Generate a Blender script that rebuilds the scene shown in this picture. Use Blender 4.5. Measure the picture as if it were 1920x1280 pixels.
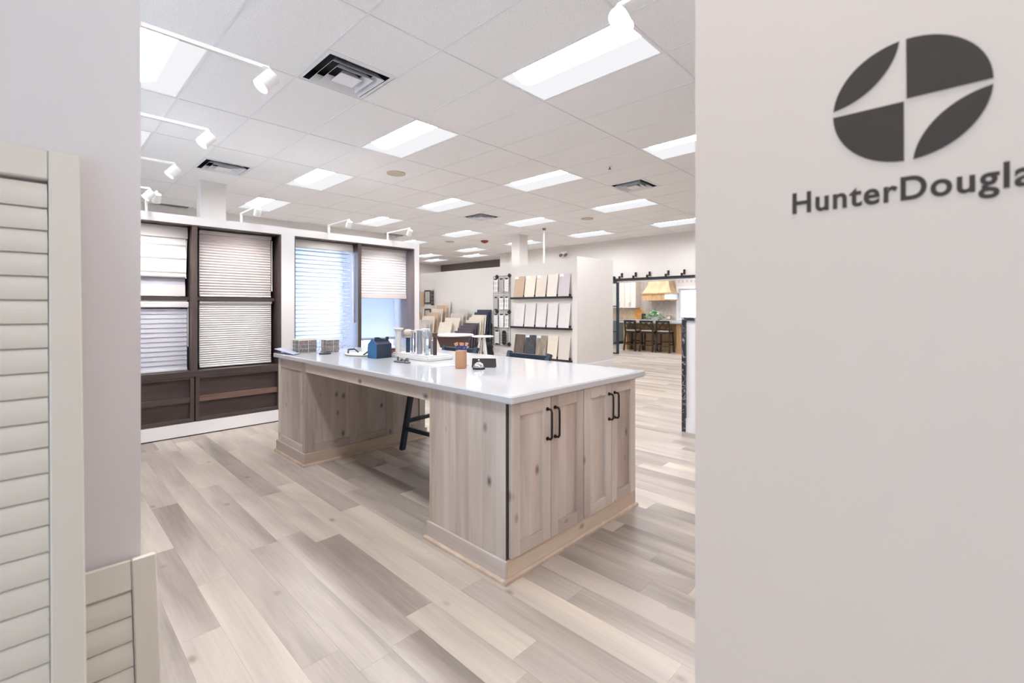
import bpy, math, random
from mathutils import Vector, Matrix
random.seed(7)
for o in list(bpy.data.objects): bpy.data.objects.remove(o)
SC = bpy.context.scene
COL = SC.collection
PI = math.pi

# ------------------------------------------------------------------ camera, world, exposure
YAW = math.radians(43.948)
CAM_H = 1.33
cam = bpy.data.cameras.new('camera')
cam.sensor_width = 36.0
cam.lens = 868.3 * 36.0 / 1920.0
cam.shift_y = (577.3 - 640.0) / 1920.0
cam.clip_start = 0.05
cam.clip_end = 100
cam.dof.use_dof = True
cam.dof.focus_distance = 3.6
cam.dof.aperture_fstop = 3.2
camo = bpy.data.objects.new('camera', cam)
camo.location = (0, 0, CAM_H)
camo.rotation_euler = (PI / 2, 0, YAW - PI / 2)
COL.objects.link(camo)
SC.camera = camo

wd = bpy.data.worlds.new('daylight')
SC.world = wd
wd.use_nodes = True
bg = wd.node_tree.nodes['Background']
bg.inputs['Color'].default_value = (0.66, 0.80, 1.0, 1)
bg.inputs['Strength'].default_value = 4.6

SC.view_settings.view_transform = 'Standard'
SC.view_settings.look = 'None'
SC.view_settings.exposure = 0.17
SC.view_settings.gamma = 1.0
SC.view_settings.use_curve_mapping = False

TROFFER = 33.0          # emission of the ceiling light lenses
SPOT_W = 26.0
BACKLIGHT = 13.0

def portal(name, loc, rot, sx, sy):
    l = bpy.data.lights.new(name, 'AREA')
    l.shape = 'RECTANGLE'; l.size = sx; l.size_y = sy
    l.cycles.is_portal = True
    o = bpy.data.objects.new(name, l)
    o.location = loc; o.rotation_euler = rot
    COL.objects.link(o)
    return o
portal('window_portal_entry', (-3.35, 0.1, 1.55), (0, -PI / 2, 0), 2.5, 5.0)
portal('window_portal_side', (-3.35, 6.2, 1.55), (0, -PI / 2, 0), 2.5, 6.0)
portal('window_portal_kitchen', (16.32, 6.55, 1.5), (0, PI / 2, 0), 1.1, 1.5)

# ------------------------------------------------------------------ materials
def lin(c):
    c = c / 255.0
    return c / 12.92 if c <= 0.04045 else ((c + 0.055) / 1.055) ** 2.4
def rgb(r, g, b): return (lin(r), lin(g), lin(b), 1)
MATS = {}
def newmat(name):
    m = bpy.data.materials.new(name); m.use_nodes = True
    nt = m.node_tree
    return m, nt, nt.nodes['Principled BSDF']
def N(nt, t, **kw):
    n = nt.nodes.new(t)
    for k, v in kw.items(): setattr(n, k, v)
    return n
def mixc(nt, fac, a, b, blend='MIX'):
    n = N(nt, 'ShaderNodeMix', data_type='RGBA', blend_type=blend)
    for s, v in ((n.inputs[0], fac), (n.inputs[6], a), (n.inputs[7], b)):
        if isinstance(v, bpy.types.NodeSocket): nt.links.new(v, s)
        else: s.default_value = v
    return n.outputs[2]
def math_(nt, op, a, b=None, clamp=False):
    n = N(nt, 'ShaderNodeMath', operation=op); n.use_clamp = clamp
    for s, v in ((n.inputs[0], a), (n.inputs[1], b)):
        if v is None: continue
        if isinstance(v, bpy.types.NodeSocket): nt.links.new(v, s)
        else: s.default_value = v
    return n.outputs[0]
def ramp(nt, fac, stops):
    n = N(nt, 'ShaderNodeValToRGB')
    e = n.color_ramp.elements
    while len(e) < len(stops): e.new(0.5)
    for el, (p, c) in zip(e, stops): el.position = p; el.color = c
    nt.links.new(fac, n.inputs[0])
    return n.outputs[0]
def plain(name, col, rough=0.5, metal=0.0, var=0.06, scale=8.0, bump=0.0, bscale=200.0, emit=0, emitcol=None, coat=0.0, alpha=None, trans=0.0, ior=1.45, spec=None):
    m, nt, p = newmat(name)
    g = N(nt, 'ShaderNodeNewGeometry')
    nz = N(nt, 'ShaderNodeTexNoise'); nz.inputs['Scale'].default_value = scale; nz.inputs['Detail'].default_value = 3
    nt.links.new(g.outputs['Position'], nz.inputs['Vector'])
    dk = tuple(c * (1 - var) for c in col[:3]) + (1,); lt = tuple(min(1, c * (1 + var)) for c in col[:3]) + (1,)
    nt.links.new(ramp(nt, nz.outputs[0], [(0.3, dk), (0.7, lt)]), p.inputs['Base Color'])
    p.inputs['Roughness'].default_value = rough
    p.inputs['Metallic'].default_value = metal
    p.inputs['Coat Weight'].default_value = coat
    p.inputs['Transmission Weight'].default_value = trans
    p.inputs['IOR'].default_value = ior
    if spec is not None: p.inputs['Specular IOR Level'].default_value = spec
    if bump:
        b2 = N(nt, 'ShaderNodeTexNoise'); b2.inputs['Scale'].default_value = bscale; b2.inputs['Detail'].default_value = 2
        nt.links.new(g.outputs['Position'], b2.inputs['Vector'])
        bn = N(nt, 'ShaderNodeBump'); bn.inputs['Strength'].default_value = bump; bn.inputs['Distance'].default_value = 0.002
        nt.links.new(b2.outputs[0], bn.inputs['Height']); nt.links.new(bn.outputs[0], p.inputs['Normal'])
    if emit:
        p.inputs['Emission Color'].default_value = emitcol or col
        p.inputs['Emission Strength'].default_value = emit
    MATS[name] = m
    return m
def wood(name, stops, axis=2, rough=0.45, knots=0.0, scale=1.0, knotcol=rgb(70, 50, 42), stave=0.0, staveaxis=0, grain=0.25, spec=0.5, coarse=7.0, tonevar=0.16):
    """grain runs along `axis`; stops are ramp colours; stave > 0 gives edge glued boards of that width."""
    m, nt, p = newmat(name)
    g = N(nt, 'ShaderNodeNewGeometry'); oi = N(nt, 'ShaderNodeObjectInfo')
    off = N(nt, 'ShaderNodeVectorMath', operation='SCALE'); off.inputs[3].default_value = 1.0
    comb = N(nt, 'ShaderNodeCombineXYZ')
    r = math_(nt, 'MULTIPLY', math_(nt, 'ADD', oi.outputs['Random'], g.outputs['Random Per Island']), 37.0)
    for i in range(3): nt.links.new(r, comb.inputs[i])
    add = N(nt, 'ShaderNodeVectorMath', operation='ADD')
    nt.links.new(g.outputs['Position'], add.inputs[0]); nt.links.new(comb.outputs[0], add.inputs[1])
    def mapped(sc, along):
        mp = N(nt, 'ShaderNodeMapping')
        v = [sc, sc, sc]; v[axis] = along
        mp.inputs['Scale'].default_value = v
        nt.links.new(add.outputs[0], mp.inputs['Vector'])
        return mp.outputs[0]
    n1 = N(nt, 'ShaderNodeTexNoise'); n1.inputs['Scale'].default_value = 1.0; n1.inputs['Detail'].default_value = 4; n1.inputs['Distortion'].default_value = 0.6
    nt.links.new(mapped(coarse * scale, coarse * 0.14 * scale), n1.inputs['Vector'])
    n2 = N(nt, 'ShaderNodeTexNoise'); n2.inputs['Scale'].default_value = 1.0; n2.inputs['Detail'].default_value = 5; n2.inputs['Roughness'].default_value = 0.65
    nt.links.new(mapped(90.0 * scale, 3.0 * scale), n2.inputs['Vector'])
    f = math_(nt, 'ADD', math_(nt, 'MULTIPLY', n1.outputs[0], 1 - grain), math_(nt, 'MULTIPLY', n2.outputs[0], grain))
    tone = math_(nt, 'MULTIPLY', math_(nt, 'SUBTRACT', math_(nt, 'FRACT', math_(nt, 'MULTIPLY', r, 3.37)), 0.5), tonevar)
    f = math_(nt, 'ADD', f, tone)
    if stave:
        sx = N(nt, 'ShaderNodeSeparateXYZ'); nt.links.new(g.outputs['Position'], sx.inputs[0])
        fl = math_(nt, 'FLOOR', math_(nt, 'DIVIDE', math_(nt, 'ADD', sx.outputs[staveaxis], 0.031), stave))
        wn = N(nt, 'ShaderNodeTexWhiteNoise', noise_dimensions='1D'); nt.links.new(fl, wn.inputs['W'])
        f = math_(nt, 'ADD', f, math_(nt, 'MULTIPLY', math_(nt, 'SUBTRACT', wn.outputs['Value'], 0.5), 0.13))
    col = ramp(nt, f, stops)
    if knots:
        vo = N(nt, 'ShaderNodeTexVoronoi'); vo.inputs['Scale'].default_value = 1.0
        nt.links.new(mapped(7.5, 4.6), vo.inputs['Vector'])
        k = ramp(nt, vo.outputs['Distance'], [(0.03, (1, 1, 1, 1)), (0.17, (0, 0, 0, 1))])
        wv = N(nt, 'ShaderNodeSeparateColor'); nt.links.new(vo.outputs['Color'], wv.inputs[0])
        sel = math_(nt, 'GREATER_THAN', wv.outputs[0], 1 - knots)
        kk = math_(nt, 'MULTIPLY', math_(nt, 'MULTIPLY', k, sel), 0.85)
        col = mixc(nt, kk, col, knotcol)
    nt.links.new(col, p.inputs['Base Color'])
    p.inputs['Roughness'].default_value = rough
    p.inputs['Specular IOR Level'].default_value = spec
    bn = N(nt, 'ShaderNodeBump'); bn.inputs['Strength'].default_value = 0.12; bn.inputs['Distance'].default_value = 0.001
    nt.links.new(n2.outputs[0], bn.inputs['Height']); nt.links.new(bn.outputs[0], p.inputs['Normal'])
    MATS[name] = m
    return m
def fabric(name, col, trans=0.35, rough=0.9, scale=300.0):
    """woven shade cloth: reflects and lets light through"""
    m, nt, p = newmat(name)
    g = N(nt, 'ShaderNodeNewGeometry')
    nz = N(nt, 'ShaderNodeTexNoise'); nz.inputs['Scale'].default_value = scale
    nt.links.new(g.outputs['Position'], nz.inputs['Vector'])
    c = ramp(nt, nz.outputs[0], [(0.3, tuple(x * 0.94 for x in col[:3]) + (1,)), (0.7, col)])
    nt.links.new(c, p.inputs['Base Color']); p.inputs['Roughness'].default_value = rough; p.inputs['Specular IOR Level'].default_value = 0.2
    tr = N(nt, 'ShaderNodeBsdfTranslucent'); nt.links.new(c, tr.inputs['Color'])
    mx = N(nt, 'ShaderNodeMixShader'); mx.inputs[0].default_value = trans
    nt.links.new(p.outputs[0], mx.inputs[1]); nt.links.new(tr.outputs[0], mx.inputs[2])
    nt.links.new(mx.outputs[0], nt.nodes['Material Output'].inputs[0])
    MATS[name] = m
    return m
def sheer(name, col, clear=0.5):
    m, nt, p = newmat(name)
    g = N(nt, 'ShaderNodeNewGeometry')
    nz = N(nt, 'ShaderNodeTexNoise'); nz.inputs['Scale'].default_value = 400
    nt.links.new(g.outputs['Position'], nz.inputs['Vector'])
    df = N(nt, 'ShaderNodeBsdfTranslucent'); df.inputs['Color'].default_value = col
    d2 = N(nt, 'ShaderNodeBsdfDiffuse'); d2.inputs['Color'].default_value = col
    a = N(nt, 'ShaderNodeMixShader'); a.inputs[0].default_value = 0.5
    nt.links.new(df.outputs[0], a.inputs[1]); nt.links.new(d2.outputs[0], a.inputs[2])
    tp = N(nt, 'ShaderNodeBsdfTransparent')
    mx = N(nt, 'ShaderNodeMixShader')
    nt.links.new(math_(nt, 'ADD', math_(nt, 'MULTIPLY', nz.outputs[0], 0.1), clear - 0.05), mx.inputs[0])
    nt.links.new(a.outputs[0], mx.inputs[1]); nt.links.new(tp.outputs[0], mx.inputs[2])
    nt.links.new(mx.outputs[0], nt.nodes['Material Output'].inputs[0])
    MATS[name] = m
    return m
def glass(name, tint=(0.95, 0.98, 0.97, 1), rough=0.0):
    m, nt, p = newmat(name)
    gl = N(nt, 'ShaderNodeBsdfGlossy'); gl.inputs['Roughness'].default_value = 0.02 + rough
    tp = N(nt, 'ShaderNodeBsdfTransparent'); tp.inputs[0].default_value = tint
    fr = N(nt, 'ShaderNodeFresnel'); fr.inputs[0].default_value = 1.45
    mx = N(nt, 'ShaderNodeMixShader')
    nt.links.new(fr.outputs[0], mx.inputs[0]); nt.links.new(tp.outputs[0], mx.inputs[1]); nt.links.new(gl.outputs[0], mx.inputs[2])
    nt.links.new(mx.outputs[0], nt.nodes['Material Output'].inputs[0])
    MATS[name] = m
    return m
def emitter(name, col, strength):
    m, nt, p = newmat(name)
    em = N(nt, 'ShaderNodeEmission'); em.inputs[0].default_value = col; em.inputs[1].default_value = strength
    nt.links.new(em.outputs[0], nt.nodes['Material Output'].inputs[0])
    MATS[name] = m
    return m
def veined(name, base, vein, rough=0.2, scale=6.0, thin=0.03):
    m, nt, p = newmat(name)
    g = N(nt, 'ShaderNodeNewGeometry')
    nz = N(nt, 'ShaderNodeTexNoise'); nz.inputs['Scale'].default_value = scale; nz.inputs['Detail'].default_value = 6; nz.inputs['Distortion'].default_value = 1.2
    nt.links.new(g.outputs['Position'], nz.inputs['Vector'])
    d = math_(nt, 'ABSOLUTE', math_(nt, 'SUBTRACT', nz.outputs[0], 0.5))
    c = ramp(nt, d, [(0.0, vein), (thin, base)])
    nt.links.new(c, p.inputs['Base Color']); p.inputs['Roughness'].default_value = rough
    MATS[name] = m
    return m

plain('wall_paint', rgb(224, 218, 213), 0.75, var=0.012, scale=1.5, bump=0.05, bscale=300)
plain('greige_paint', rgb(217, 197, 183), 0.75, var=0.012, scale=1.5, bump=0.05, bscale=300)
plain('putty_paint', rgb(220, 213, 212), 0.75, var=0.012, scale=1.5, bump=0.05, bscale=300)
plain('casing_white', rgb(212, 209, 209), 0.45, var=0.01, scale=3)
plain('trim_white', rgb(238, 236, 236), 0.4, var=0.01)
plain('dark_wall', rgb(112, 104, 100), 0.7, var=0.03)
plain('dark_laminate', rgb(74, 64, 62), 0.45, var=0.08)
plain('black_metal', rgb(38, 36, 38), 0.4, var=0.1)
plain('bronze_metal', rgb(52, 44, 42), 0.35, 0.7, var=0.15, scale=40)
plain('blue_black_metal', rgb(44, 52, 68), 0.35, 0.2, var=0.1)
plain('white_metal', rgb(240, 240, 240), 0.35, var=0.01)
plain('tbar_white', rgb(229, 228, 230), 0.5, var=0.01)
plain('vent_white', rgb(225, 226, 230), 0.4, var=0.02)
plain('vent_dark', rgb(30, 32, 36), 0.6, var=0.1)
plain('shutter_paint', rgb(212, 203, 191), 0.45, var=0.01)
plain('quartz', rgb(196, 196, 199), 0.06, var=0.012, scale=60, coat=0.0)
plain('stool_navy', rgb(40, 52, 68), 0.42, var=0.12, scale=30)
plain('stool_brown', rgb(46, 38, 34), 0.45, var=0.12, scale=30)
plain('seat_cream', rgb(205, 192, 172), 0.9, var=0.06, scale=120)
plain('print_brown', rgb(62, 50, 42), 0.7, var=0.06, scale=60)
plain('navy_card_lit', rgb(52, 104, 152), 0.6, var=0.06, scale=60)  # brighter copy of the carton's dark blue, for its lit gable
plain('navy_card', rgb(44, 54, 70), 0.6, var=0.06, scale=60)
plain('red_card', rgb(140, 52, 48), 0.55, var=0.1)
plain('paper', rgb(236, 236, 240), 0.7, var=0.02)
plain('clipboard_grey', rgb(176, 184, 206), 0.4, var=0.03)
plain('sample_grey', rgb(150, 146, 150), 0.8, var=0.35, scale=70)
plain('sample_beige', rgb(190, 172, 150), 0.8, var=0.2, scale=70)
plain('chrome', rgb(225, 225, 230), 0.12, 1.0, var=0.02)
plain('brushed_steel', rgb(188, 192, 202), 0.28, 1.0, var=0.05, scale=60)
plain('rod_bronze', rgb(84, 66, 62), 0.35, 0.3, var=0.1, scale=60)
plain('rod_blue', rgb(46, 70, 98), 0.3, 0.1, var=0.1)
plain('rod_white', rgb(230, 227, 224), 0.4, var=0.01)
plain('rod_taupe', rgb(196, 180, 166), 0.4, var=0.03)
plain('acrylic', rgb(235, 242, 246), 0.05, var=0.01, trans=0.9, ior=1.3)
plain('grey_pewter', rgb(120, 120, 124), 0.35, 0.8, var=0.2, scale=80)
plain('brush_blue', rgb(50, 82, 150), 0.4, var=0.1)
plain('brush_tip', rgb(212, 160, 130), 0.6, var=0.1)
plain('black_leather', rgb(44, 36, 34), 0.5, var=0.1)
plain('black_fabric', rgb(30, 30, 32), 0.85, var=0.2, scale=30)
plain('tile_tan', rgb(190, 164, 140), 0.45, var=0.05, scale=20)
plain('tile_cream', rgb(226, 213, 196), 0.45, var=0.04, scale=20)
plain('tile_sand', rgb(212, 200, 186), 0.45, var=0.05, scale=20)
plain('tile_bone', rgb(222, 212, 203), 0.3, var=0.04, scale=20)
plain('tile_grey', rgb(198, 189, 190), 0.35, var=0.03, scale=20)
plain('tile_gloss', rgb(226, 220, 219), 0.12, var=0.03, scale=6)
plain('tile_beige', rgb(212, 203, 193), 0.4, var=0.03, scale=20)
plain('mosaic_white', rgb(243, 242, 242), 0.25, var=0.08, scale=90)
plain('mosaic_grey', rgb(186, 180, 174), 0.3, var=0.3, scale=160)
plain('mosaic_tan', rgb(206, 168, 132), 0.4, var=0.25, scale=120)
plain('mosaic_black', rgb(48, 48, 52), 0.3, var=0.3, scale=120)
plain('book_navy', rgb(52, 58, 76), 0.5, var=0.15, scale=50)
plain('book_plum', rgb(88, 78, 86), 0.55, var=0.3, scale=60)
plain('board_cream', rgb(222, 212, 196), 0.6, var=0.06, scale=20)
plain('board_grey', rgb(196, 188, 178), 0.6, var=0.1, scale=20)
plain('board_tan', rgb(196, 172, 146), 0.6, var=0.1, scale=20)
plain('sage_paint', rgb(104, 112, 108), 0.5, var=0.03)
plain('cabinet_cream', rgb(228, 221, 212), 0.5, var=0.02)
plain('leaf_green', rgb(62, 134, 62), 0.5, var=0.4, scale=40)
plain('leaf_pale', rgb(196, 214, 186), 0.5, var=0.2, scale=40)
plain('speaker_cloth', rgb(196, 184, 166), 0.8, var=0.04)
plain('red_plastic', rgb(150, 52, 44), 0.4, var=0.05)
plain('plug_grey', rgb(120, 112, 108), 0.6, var=0.05)
plain('brass_board', rgb(198, 138, 72), 0.5, var=0.25, scale=14)
veined('black_marble', rgb(56, 54, 60), rgb(176, 176, 186), 0.15, 9.0, 0.02)
veined('tile_slate', rgb(62, 66, 72), rgb(112, 118, 124), 0.3, 9.0, 0.015)
wood('tile_walnut', [(0.3, rgb(84, 74, 68)), (0.7, rgb(130, 112, 102))], 2, 0.4, scale=2)
wood('tile_zebra', [(0.35, rgb(110, 100, 90)), (0.65, rgb(172, 158, 142))], 2, 0.4, scale=3)
AL = [(0.28, rgb(160, 144, 134)), (0.48, rgb(192, 178, 168)), (0.66, rgb(212, 201, 192))]
wood('alder', AL, 2, 0.4, knots=0.8, stave=0.105, staveaxis=1, grain=0.2, coarse=5.0)
wood('alder_panel', AL, 2, 0.4, knots=0.8, stave=0.105, staveaxis=0, grain=0.2, coarse=5.0)
wood('alder_stile', AL, 2, 0.4, knots=0.8, grain=0.2, coarse=5.0)
wood('alder_rail_y', AL, 1, 0.4, knots=0.6, grain=0.2, coarse=5.0)
wood('alder_rail', AL, 0, 0.4, knots=0.6, grain=0.2, coarse=5.0)
wood('alder_rail_x', [(0.28, rgb(164, 142, 122)), (0.48, rgb(200, 180, 160)), (0.66, rgb(218, 200, 182))], 0, 0.4, knots=0.6, grain=0.2, coarse=5.0)
wood('alder_edge', [(0.3, rgb(176, 152, 132)), (0.7, rgb(212, 192, 172))], 2, 0.4)
wood('umber_wood', [(0.3, rgb(58, 49, 47)), (0.7, rgb(86, 73, 69))], 0, 0.42, scale=1.5, grain=0.4)
wood('umber_wood_v', [(0.3, rgb(62, 52, 50)), (0.7, rgb(94, 80, 75))], 2, 0.42, scale=1.5, grain=0.4)
wood('mauve_wood', [(0.3, rgb(112, 100, 100)), (0.7, rgb(142, 126, 124))], 2, 0.42, scale=1.5, grain=0.4)
wood('umber_rail', [(0.3, rgb(84, 64, 54)), (0.7, rgb(122, 96, 84))], 0, 0.42, scale=1.5, grain=0.4)
wood('oak_warm', [(0.3, rgb(176, 138, 96)), (0.7, rgb(212, 176, 132))], 2, 0.45, grain=0.3)
wood('oak_hood', [(0.3, rgb(190, 156, 114)), (0.7, rgb(222, 190, 148))], 2, 0.5, grain=0.2)
wood('block_wood', [(0.3, rgb(168, 118, 86)), (0.7, rgb(214, 170, 132))], 2, 0.5, knots=0.4, scale=2)
wood('planks', [(0.24, rgb(130, 119, 110)), (0.42, rgb(163, 151, 141)), (0.57, rgb(188, 176, 165)), (0.76, rgb(212, 199, 182))], 1, 0.33, knots=0.25, scale=0.9, grain=0.22, knotcol=rgb(128, 108, 94), spec=0.5, coarse=5.0, tonevar=0.24)
fabric('shade_white', rgb(240, 237, 237), 0.12)
fabric('shade_cream', rgb(216, 208, 206), 0.12)
fabric('shade_lilac', rgb(222, 222, 234), 0.15)
fabric('roller_cloth', rgb(226, 230, 232), 0.42)
fabric('vane_cloth', rgb(226, 226, 232), 0.3)
sheer('sheer_cloth', rgb(214, 214, 222), 0.2)
glass('pane_glass')
glass('pale_glass', (0.86, 0.9, 0.97, 1))
emitter('lens_light', (0.95, 0.965, 1.0, 1), TROFFER)
emitter('wing_glow', (0.97, 0.97, 1.0, 1), 0.84)  # low emission stands in for the lens light falling on the wings
emitter('bulb_light', (1.0, 0.9, 0.72, 1), 14.0)
emitter('cool_light', (0.70, 0.81, 1.0, 1), BACKLIGHT)
# ceiling tile: white mineral fibre, pitted
m, nt, p = newmat('ceiling_fibre'); MATS['ceiling_fibre'] = m
g = N(nt, 'ShaderNodeNewGeometry')
v1 = N(nt, 'ShaderNodeTexNoise'); v1.inputs['Scale'].default_value = 160; v1.inputs['Detail'].default_value = 3
nt.links.new(g.outputs['Position'], v1.inputs['Vector'])
nt.links.new(ramp(nt, v1.outputs[0], [(0.34, rgb(222, 221, 222)), (0.5, rgb(241, 240, 240))]), p.inputs['Base Color'])
p.inputs['Roughness'].default_value = 0.95
bn = N(nt, 'ShaderNodeBump'); bn.inputs['Strength'].default_value = 0.25; bn.inputs['Distance'].default_value = 0.002
nt.links.new(v1.outputs[0], bn.inputs['Height']); nt.links.new(bn.outputs[0], p.inputs['Normal'])
# stacked stone-look backsplash colour
plain('backsplash_grey', rgb(196, 186, 180), 0.35, var=0.14, scale=9)
plain('backsplash_warm', rgb(214, 192, 160), 0.35, var=0.14, scale=9)

# ------------------------------------------------------------------ mesh builder
WO = {}      # world origin of every built object
class MB:
    def __init__(s): s.v = []; s.f = []; s.sm = []
    def add(s, vs, fs, smooth=False):
        n = len(s.v); s.v += [tuple(x) for x in vs]
        s.f += [tuple(i + n for i in f) for f in fs]; s.sm += [smooth] * len(fs)
        return s
    def box(s, x0, x1, y0, y1, z0, z1):
        if x0 > x1: x0, x1 = x1, x0
        if y0 > y1: y0, y1 = y1, y0
        if z0 > z1: z0, z1 = z1, z0
        return s.add([(x0, y0, z0), (x1, y0, z0), (x1, y1, z0), (x0, y1, z0), (x0, y0, z1), (x1, y0, z1), (x1, y1, z1), (x0, y1, z1)],
                     [(0, 3, 2, 1), (4, 5, 6, 7), (0, 1, 5, 4), (1, 2, 6, 5), (2, 3, 7, 6), (3, 0, 4, 7)])
    def bbox(s, x0, x1, y0, y1, z0, z1, b=0.003):
        """box with chamfered edges: three shrunk slabs' hull"""
        vs = []; 
        for z in (z0, z1):
            for y in (y0, y1):
                for x in (x0, x1):
                    sx = b if x == x0 else -b; sy = b if y == y0 else -b; sz = b if z == z0 else -b
                    vs += [(x, y + sy, z + sz), (x + sx, y, z + sz), (x + sx, y + sy, z)]
        # corner index c = (z*2+y)*2+x ; verts 3c (x face), 3c+1 (y face), 3c+2 (z face)
        c = lambda x, y, z: ((z * 2 + y) * 2 + x) * 3
        F = []
        F.append([c(0, 0, 0), c(0, 0, 1), c(0, 1, 1), c(0, 1, 0)]); F.append([c(1, 0, 0), c(1, 1, 0), c(1, 1, 1), c(1, 0, 1)])
        F.append([c(0, 0, 0) + 1, c(1, 0, 0) + 1, c(1, 0, 1) + 1, c(0, 0, 1) + 1]); F.append([c(0, 1, 0) + 1, c(0, 1, 1) + 1, c(1, 1, 1) + 1, c(1, 1, 0) + 1])
        F.append([c(0, 0, 0) + 2, c(0, 1, 0) + 2, c(1, 1, 0) + 2, c(1, 0, 0) + 2]); F.append([c(0, 0, 1) + 2, c(1, 0, 1) + 2, c(1, 1, 1) + 2, c(0, 1, 1) + 2])
        for a in (0, 1):
            for d in (0, 1):
                F.append([c(a, d, 0), c(a, d, 1), c(a, d, 1) + 1, c(a, d, 0) + 1])
                F.append([c(a, 0, d), c(a, 1, d), c(a, 1, d) + 2, c(a, 0, d) + 2])
                F.append([c(0, a, d) + 1, c(1, a, d) + 1, c(1, a, d) + 2, c(0, a, d) + 2])
        for x in (0, 1):
            for y in (0, 1):
                for z in (0, 1): F.append([c(x, y, z), c(x, y, z) + 1, c(x, y, z) + 2])
        return s.add(vs, F)
    def prism(s, poly, axis, a, b):
        """poly of 2d points extruded along axis from a to b; the 2d plane is the other two axes in xyz order"""
        n = len(poly)
        def pt(p, t):
            q = list(p); q.insert(axis, t); return tuple(q)
        vs = [pt(p, a) for p in poly] + [pt(p, b) for p in poly]
        fs = [tuple(range(n))[::-1], tuple(range(n, 2 * n))] + [(i, (i + 1) % n, (i + 1) % n + n, i + n) for i in range(n)]
        return s.add(vs, fs)
    def hexa(s, bottom, top):
        return s.add(list(bottom) + list(top), [(0, 3, 2, 1), (4, 5, 6, 7), (0, 1, 5, 4), (1, 2, 6, 5), (2, 3, 7, 6), (3, 0, 4, 7)])
    def bar(s, p0, p1, w, d, up=(0, 0, 1)):
        """rectangular bar between two points, w across, d the other way"""
        p0 = Vector(p0); p1 = Vector(p1); a = (p1 - p0).normalized()
        u = Vector(up)
        if abs(a.dot(u)) > 0.98: u = Vector((0, 1, 0))
        x = a.cross(u).normalized() * (w / 2); y = x.cross(a).normalized() * (d / 2)
        r = [(-1, -1), (1, -1), (1, 1), (-1, 1)]
        return s.hexa([p0 + x * i + y * j for i, j in r], [p1 + x * i + y * j for i, j in r])
    def cyl(s, p0, p1, r0, r1=None, n=16, caps=True):
        r1 = r0 if r1 is None else r1
        p0 = Vector(p0); p1 = Vector(p1); a = (p1 - p0).normalized()
        u = Vector((0, 0, 1)) if abs(a.z) < 0.9 else Vector((1, 0, 0))
        x = a.cross(u).normalized(); y = a.cross(x)
        vs = []
        for p, r in ((p0, r0), (p1, r1)):
            vs += [p + (x * math.cos(2 * PI * i / n) + y * math.sin(2 * PI * i / n)) * r for i in range(n)]
        s.add(vs, [(i, (i + 1) % n, (i + 1) % n + n, i + n) for i in range(n)], True)
        if caps:
            s.add(vs[:n], [tuple(range(n))[::-1]]); s.add(vs[n:], [tuple(range(n))])
        return s
    def tube(s, pts, r, n=8):
        for a, b in zip(pts, pts[1:]): s.cyl(a, b, r, r, n)
        return s
    def lathe(s, prof, c, n=20, axis=None):
        """prof: (radius, height) pairs turned about the vertical through c"""
        vs = []; fs = []
        for r, h in prof:
            for i in range(n):
                t = 2 * PI * i / n
                vs.append((c[0] + r * math.cos(t), c[1] + r * math.sin(t), c[2] + h))
        for k in range(len(prof) - 1):
            for i in range(n):
                j = (i + 1) % n
                fs.append((k * n + i, k * n + j, (k + 1) * n + j, (k + 1) * n + i))
        s.add(vs, fs, True)
        if prof[0][0] > 1e-4: s.add(vs[:n], [tuple(range(n))[::-1]])
        if prof[-1][0] > 1e-4: s.add(vs[-n:], [tuple(range(n))])
        return s
    def quad(s, a, b, c, d): return s.add([a, b, c, d], [(0, 1, 2, 3)])
    def mesh(s, name, o=(0, 0, 0)):
        me = bpy.data.meshes.new(name)
        me.from_pydata([(x - o[0], y - o[1], z - o[2]) for x, y, z in s.v], [], s.f)
        me.polygons.foreach_set('use_smooth', s.sm)
        me.update()
        return me
    def build(s, name, mat, parent=None, origin=None):
        if origin is None:
            if parent is not None: origin = WO[parent.name]
            else:
                xs, ys, zs = zip(*s.v)
                origin = ((min(xs) + max(xs)) / 2, (min(ys) + max(ys)) / 2, min(zs))
        me = s.mesh(name, origin)
        me.materials.append(MATS[mat])
        o = bpy.data.objects.new(name, me)
        COL.objects.link(o)
        if parent is not None:
            o.parent = parent
            po = WO[parent.name]
            o.location = tuple(origin[i] - po[i] for i in range(3))
        else: o.location = origin
        WO[o.name] = origin
        return o
def tag(o, label, cat, group=None):
    o['label'] = label; o['category'] = cat
    if group: o['group'] = group
    return o
def struct(o, label=None):
    o['kind'] = 'structure'
    if label: o['label'] = label
    return o
def thing(name, loc, label, cat, group=None):
    o = bpy.data.objects.new(name, None); o.empty_display_size = 0.1
    o.location = loc; COL.objects.link(o); WO[o.name] = tuple(loc)
    return tag(o, label, cat, group)
def struct_empty(name, loc, label=None):
    o = bpy.data.objects.new(name, None); o.empty_display_size = 0.1
    o.location = loc; COL.objects.link(o); WO[o.name] = tuple(loc)
    return struct(o, label)
def copy_tree(o, parent=None):
    c = o.copy(); COL.objects.link(c); c.parent = parent
    for ch in list(o.children): copy_tree(ch, c)
    return c
def BX(*a): return MB().box(*a)
def BB(*a, **k): return MB().bbox(*a, **k)
def project(x, y, z):
    fx, fy = math.cos(YAW), math.sin(YAW)
    d = x * fx + y * fy
    if d < 0.05: return None
    return 960 + 868.3 * (x * fy - y * fx) / d, 577.3 - 868.3 * (z - CAM_H) / d, d

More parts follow.
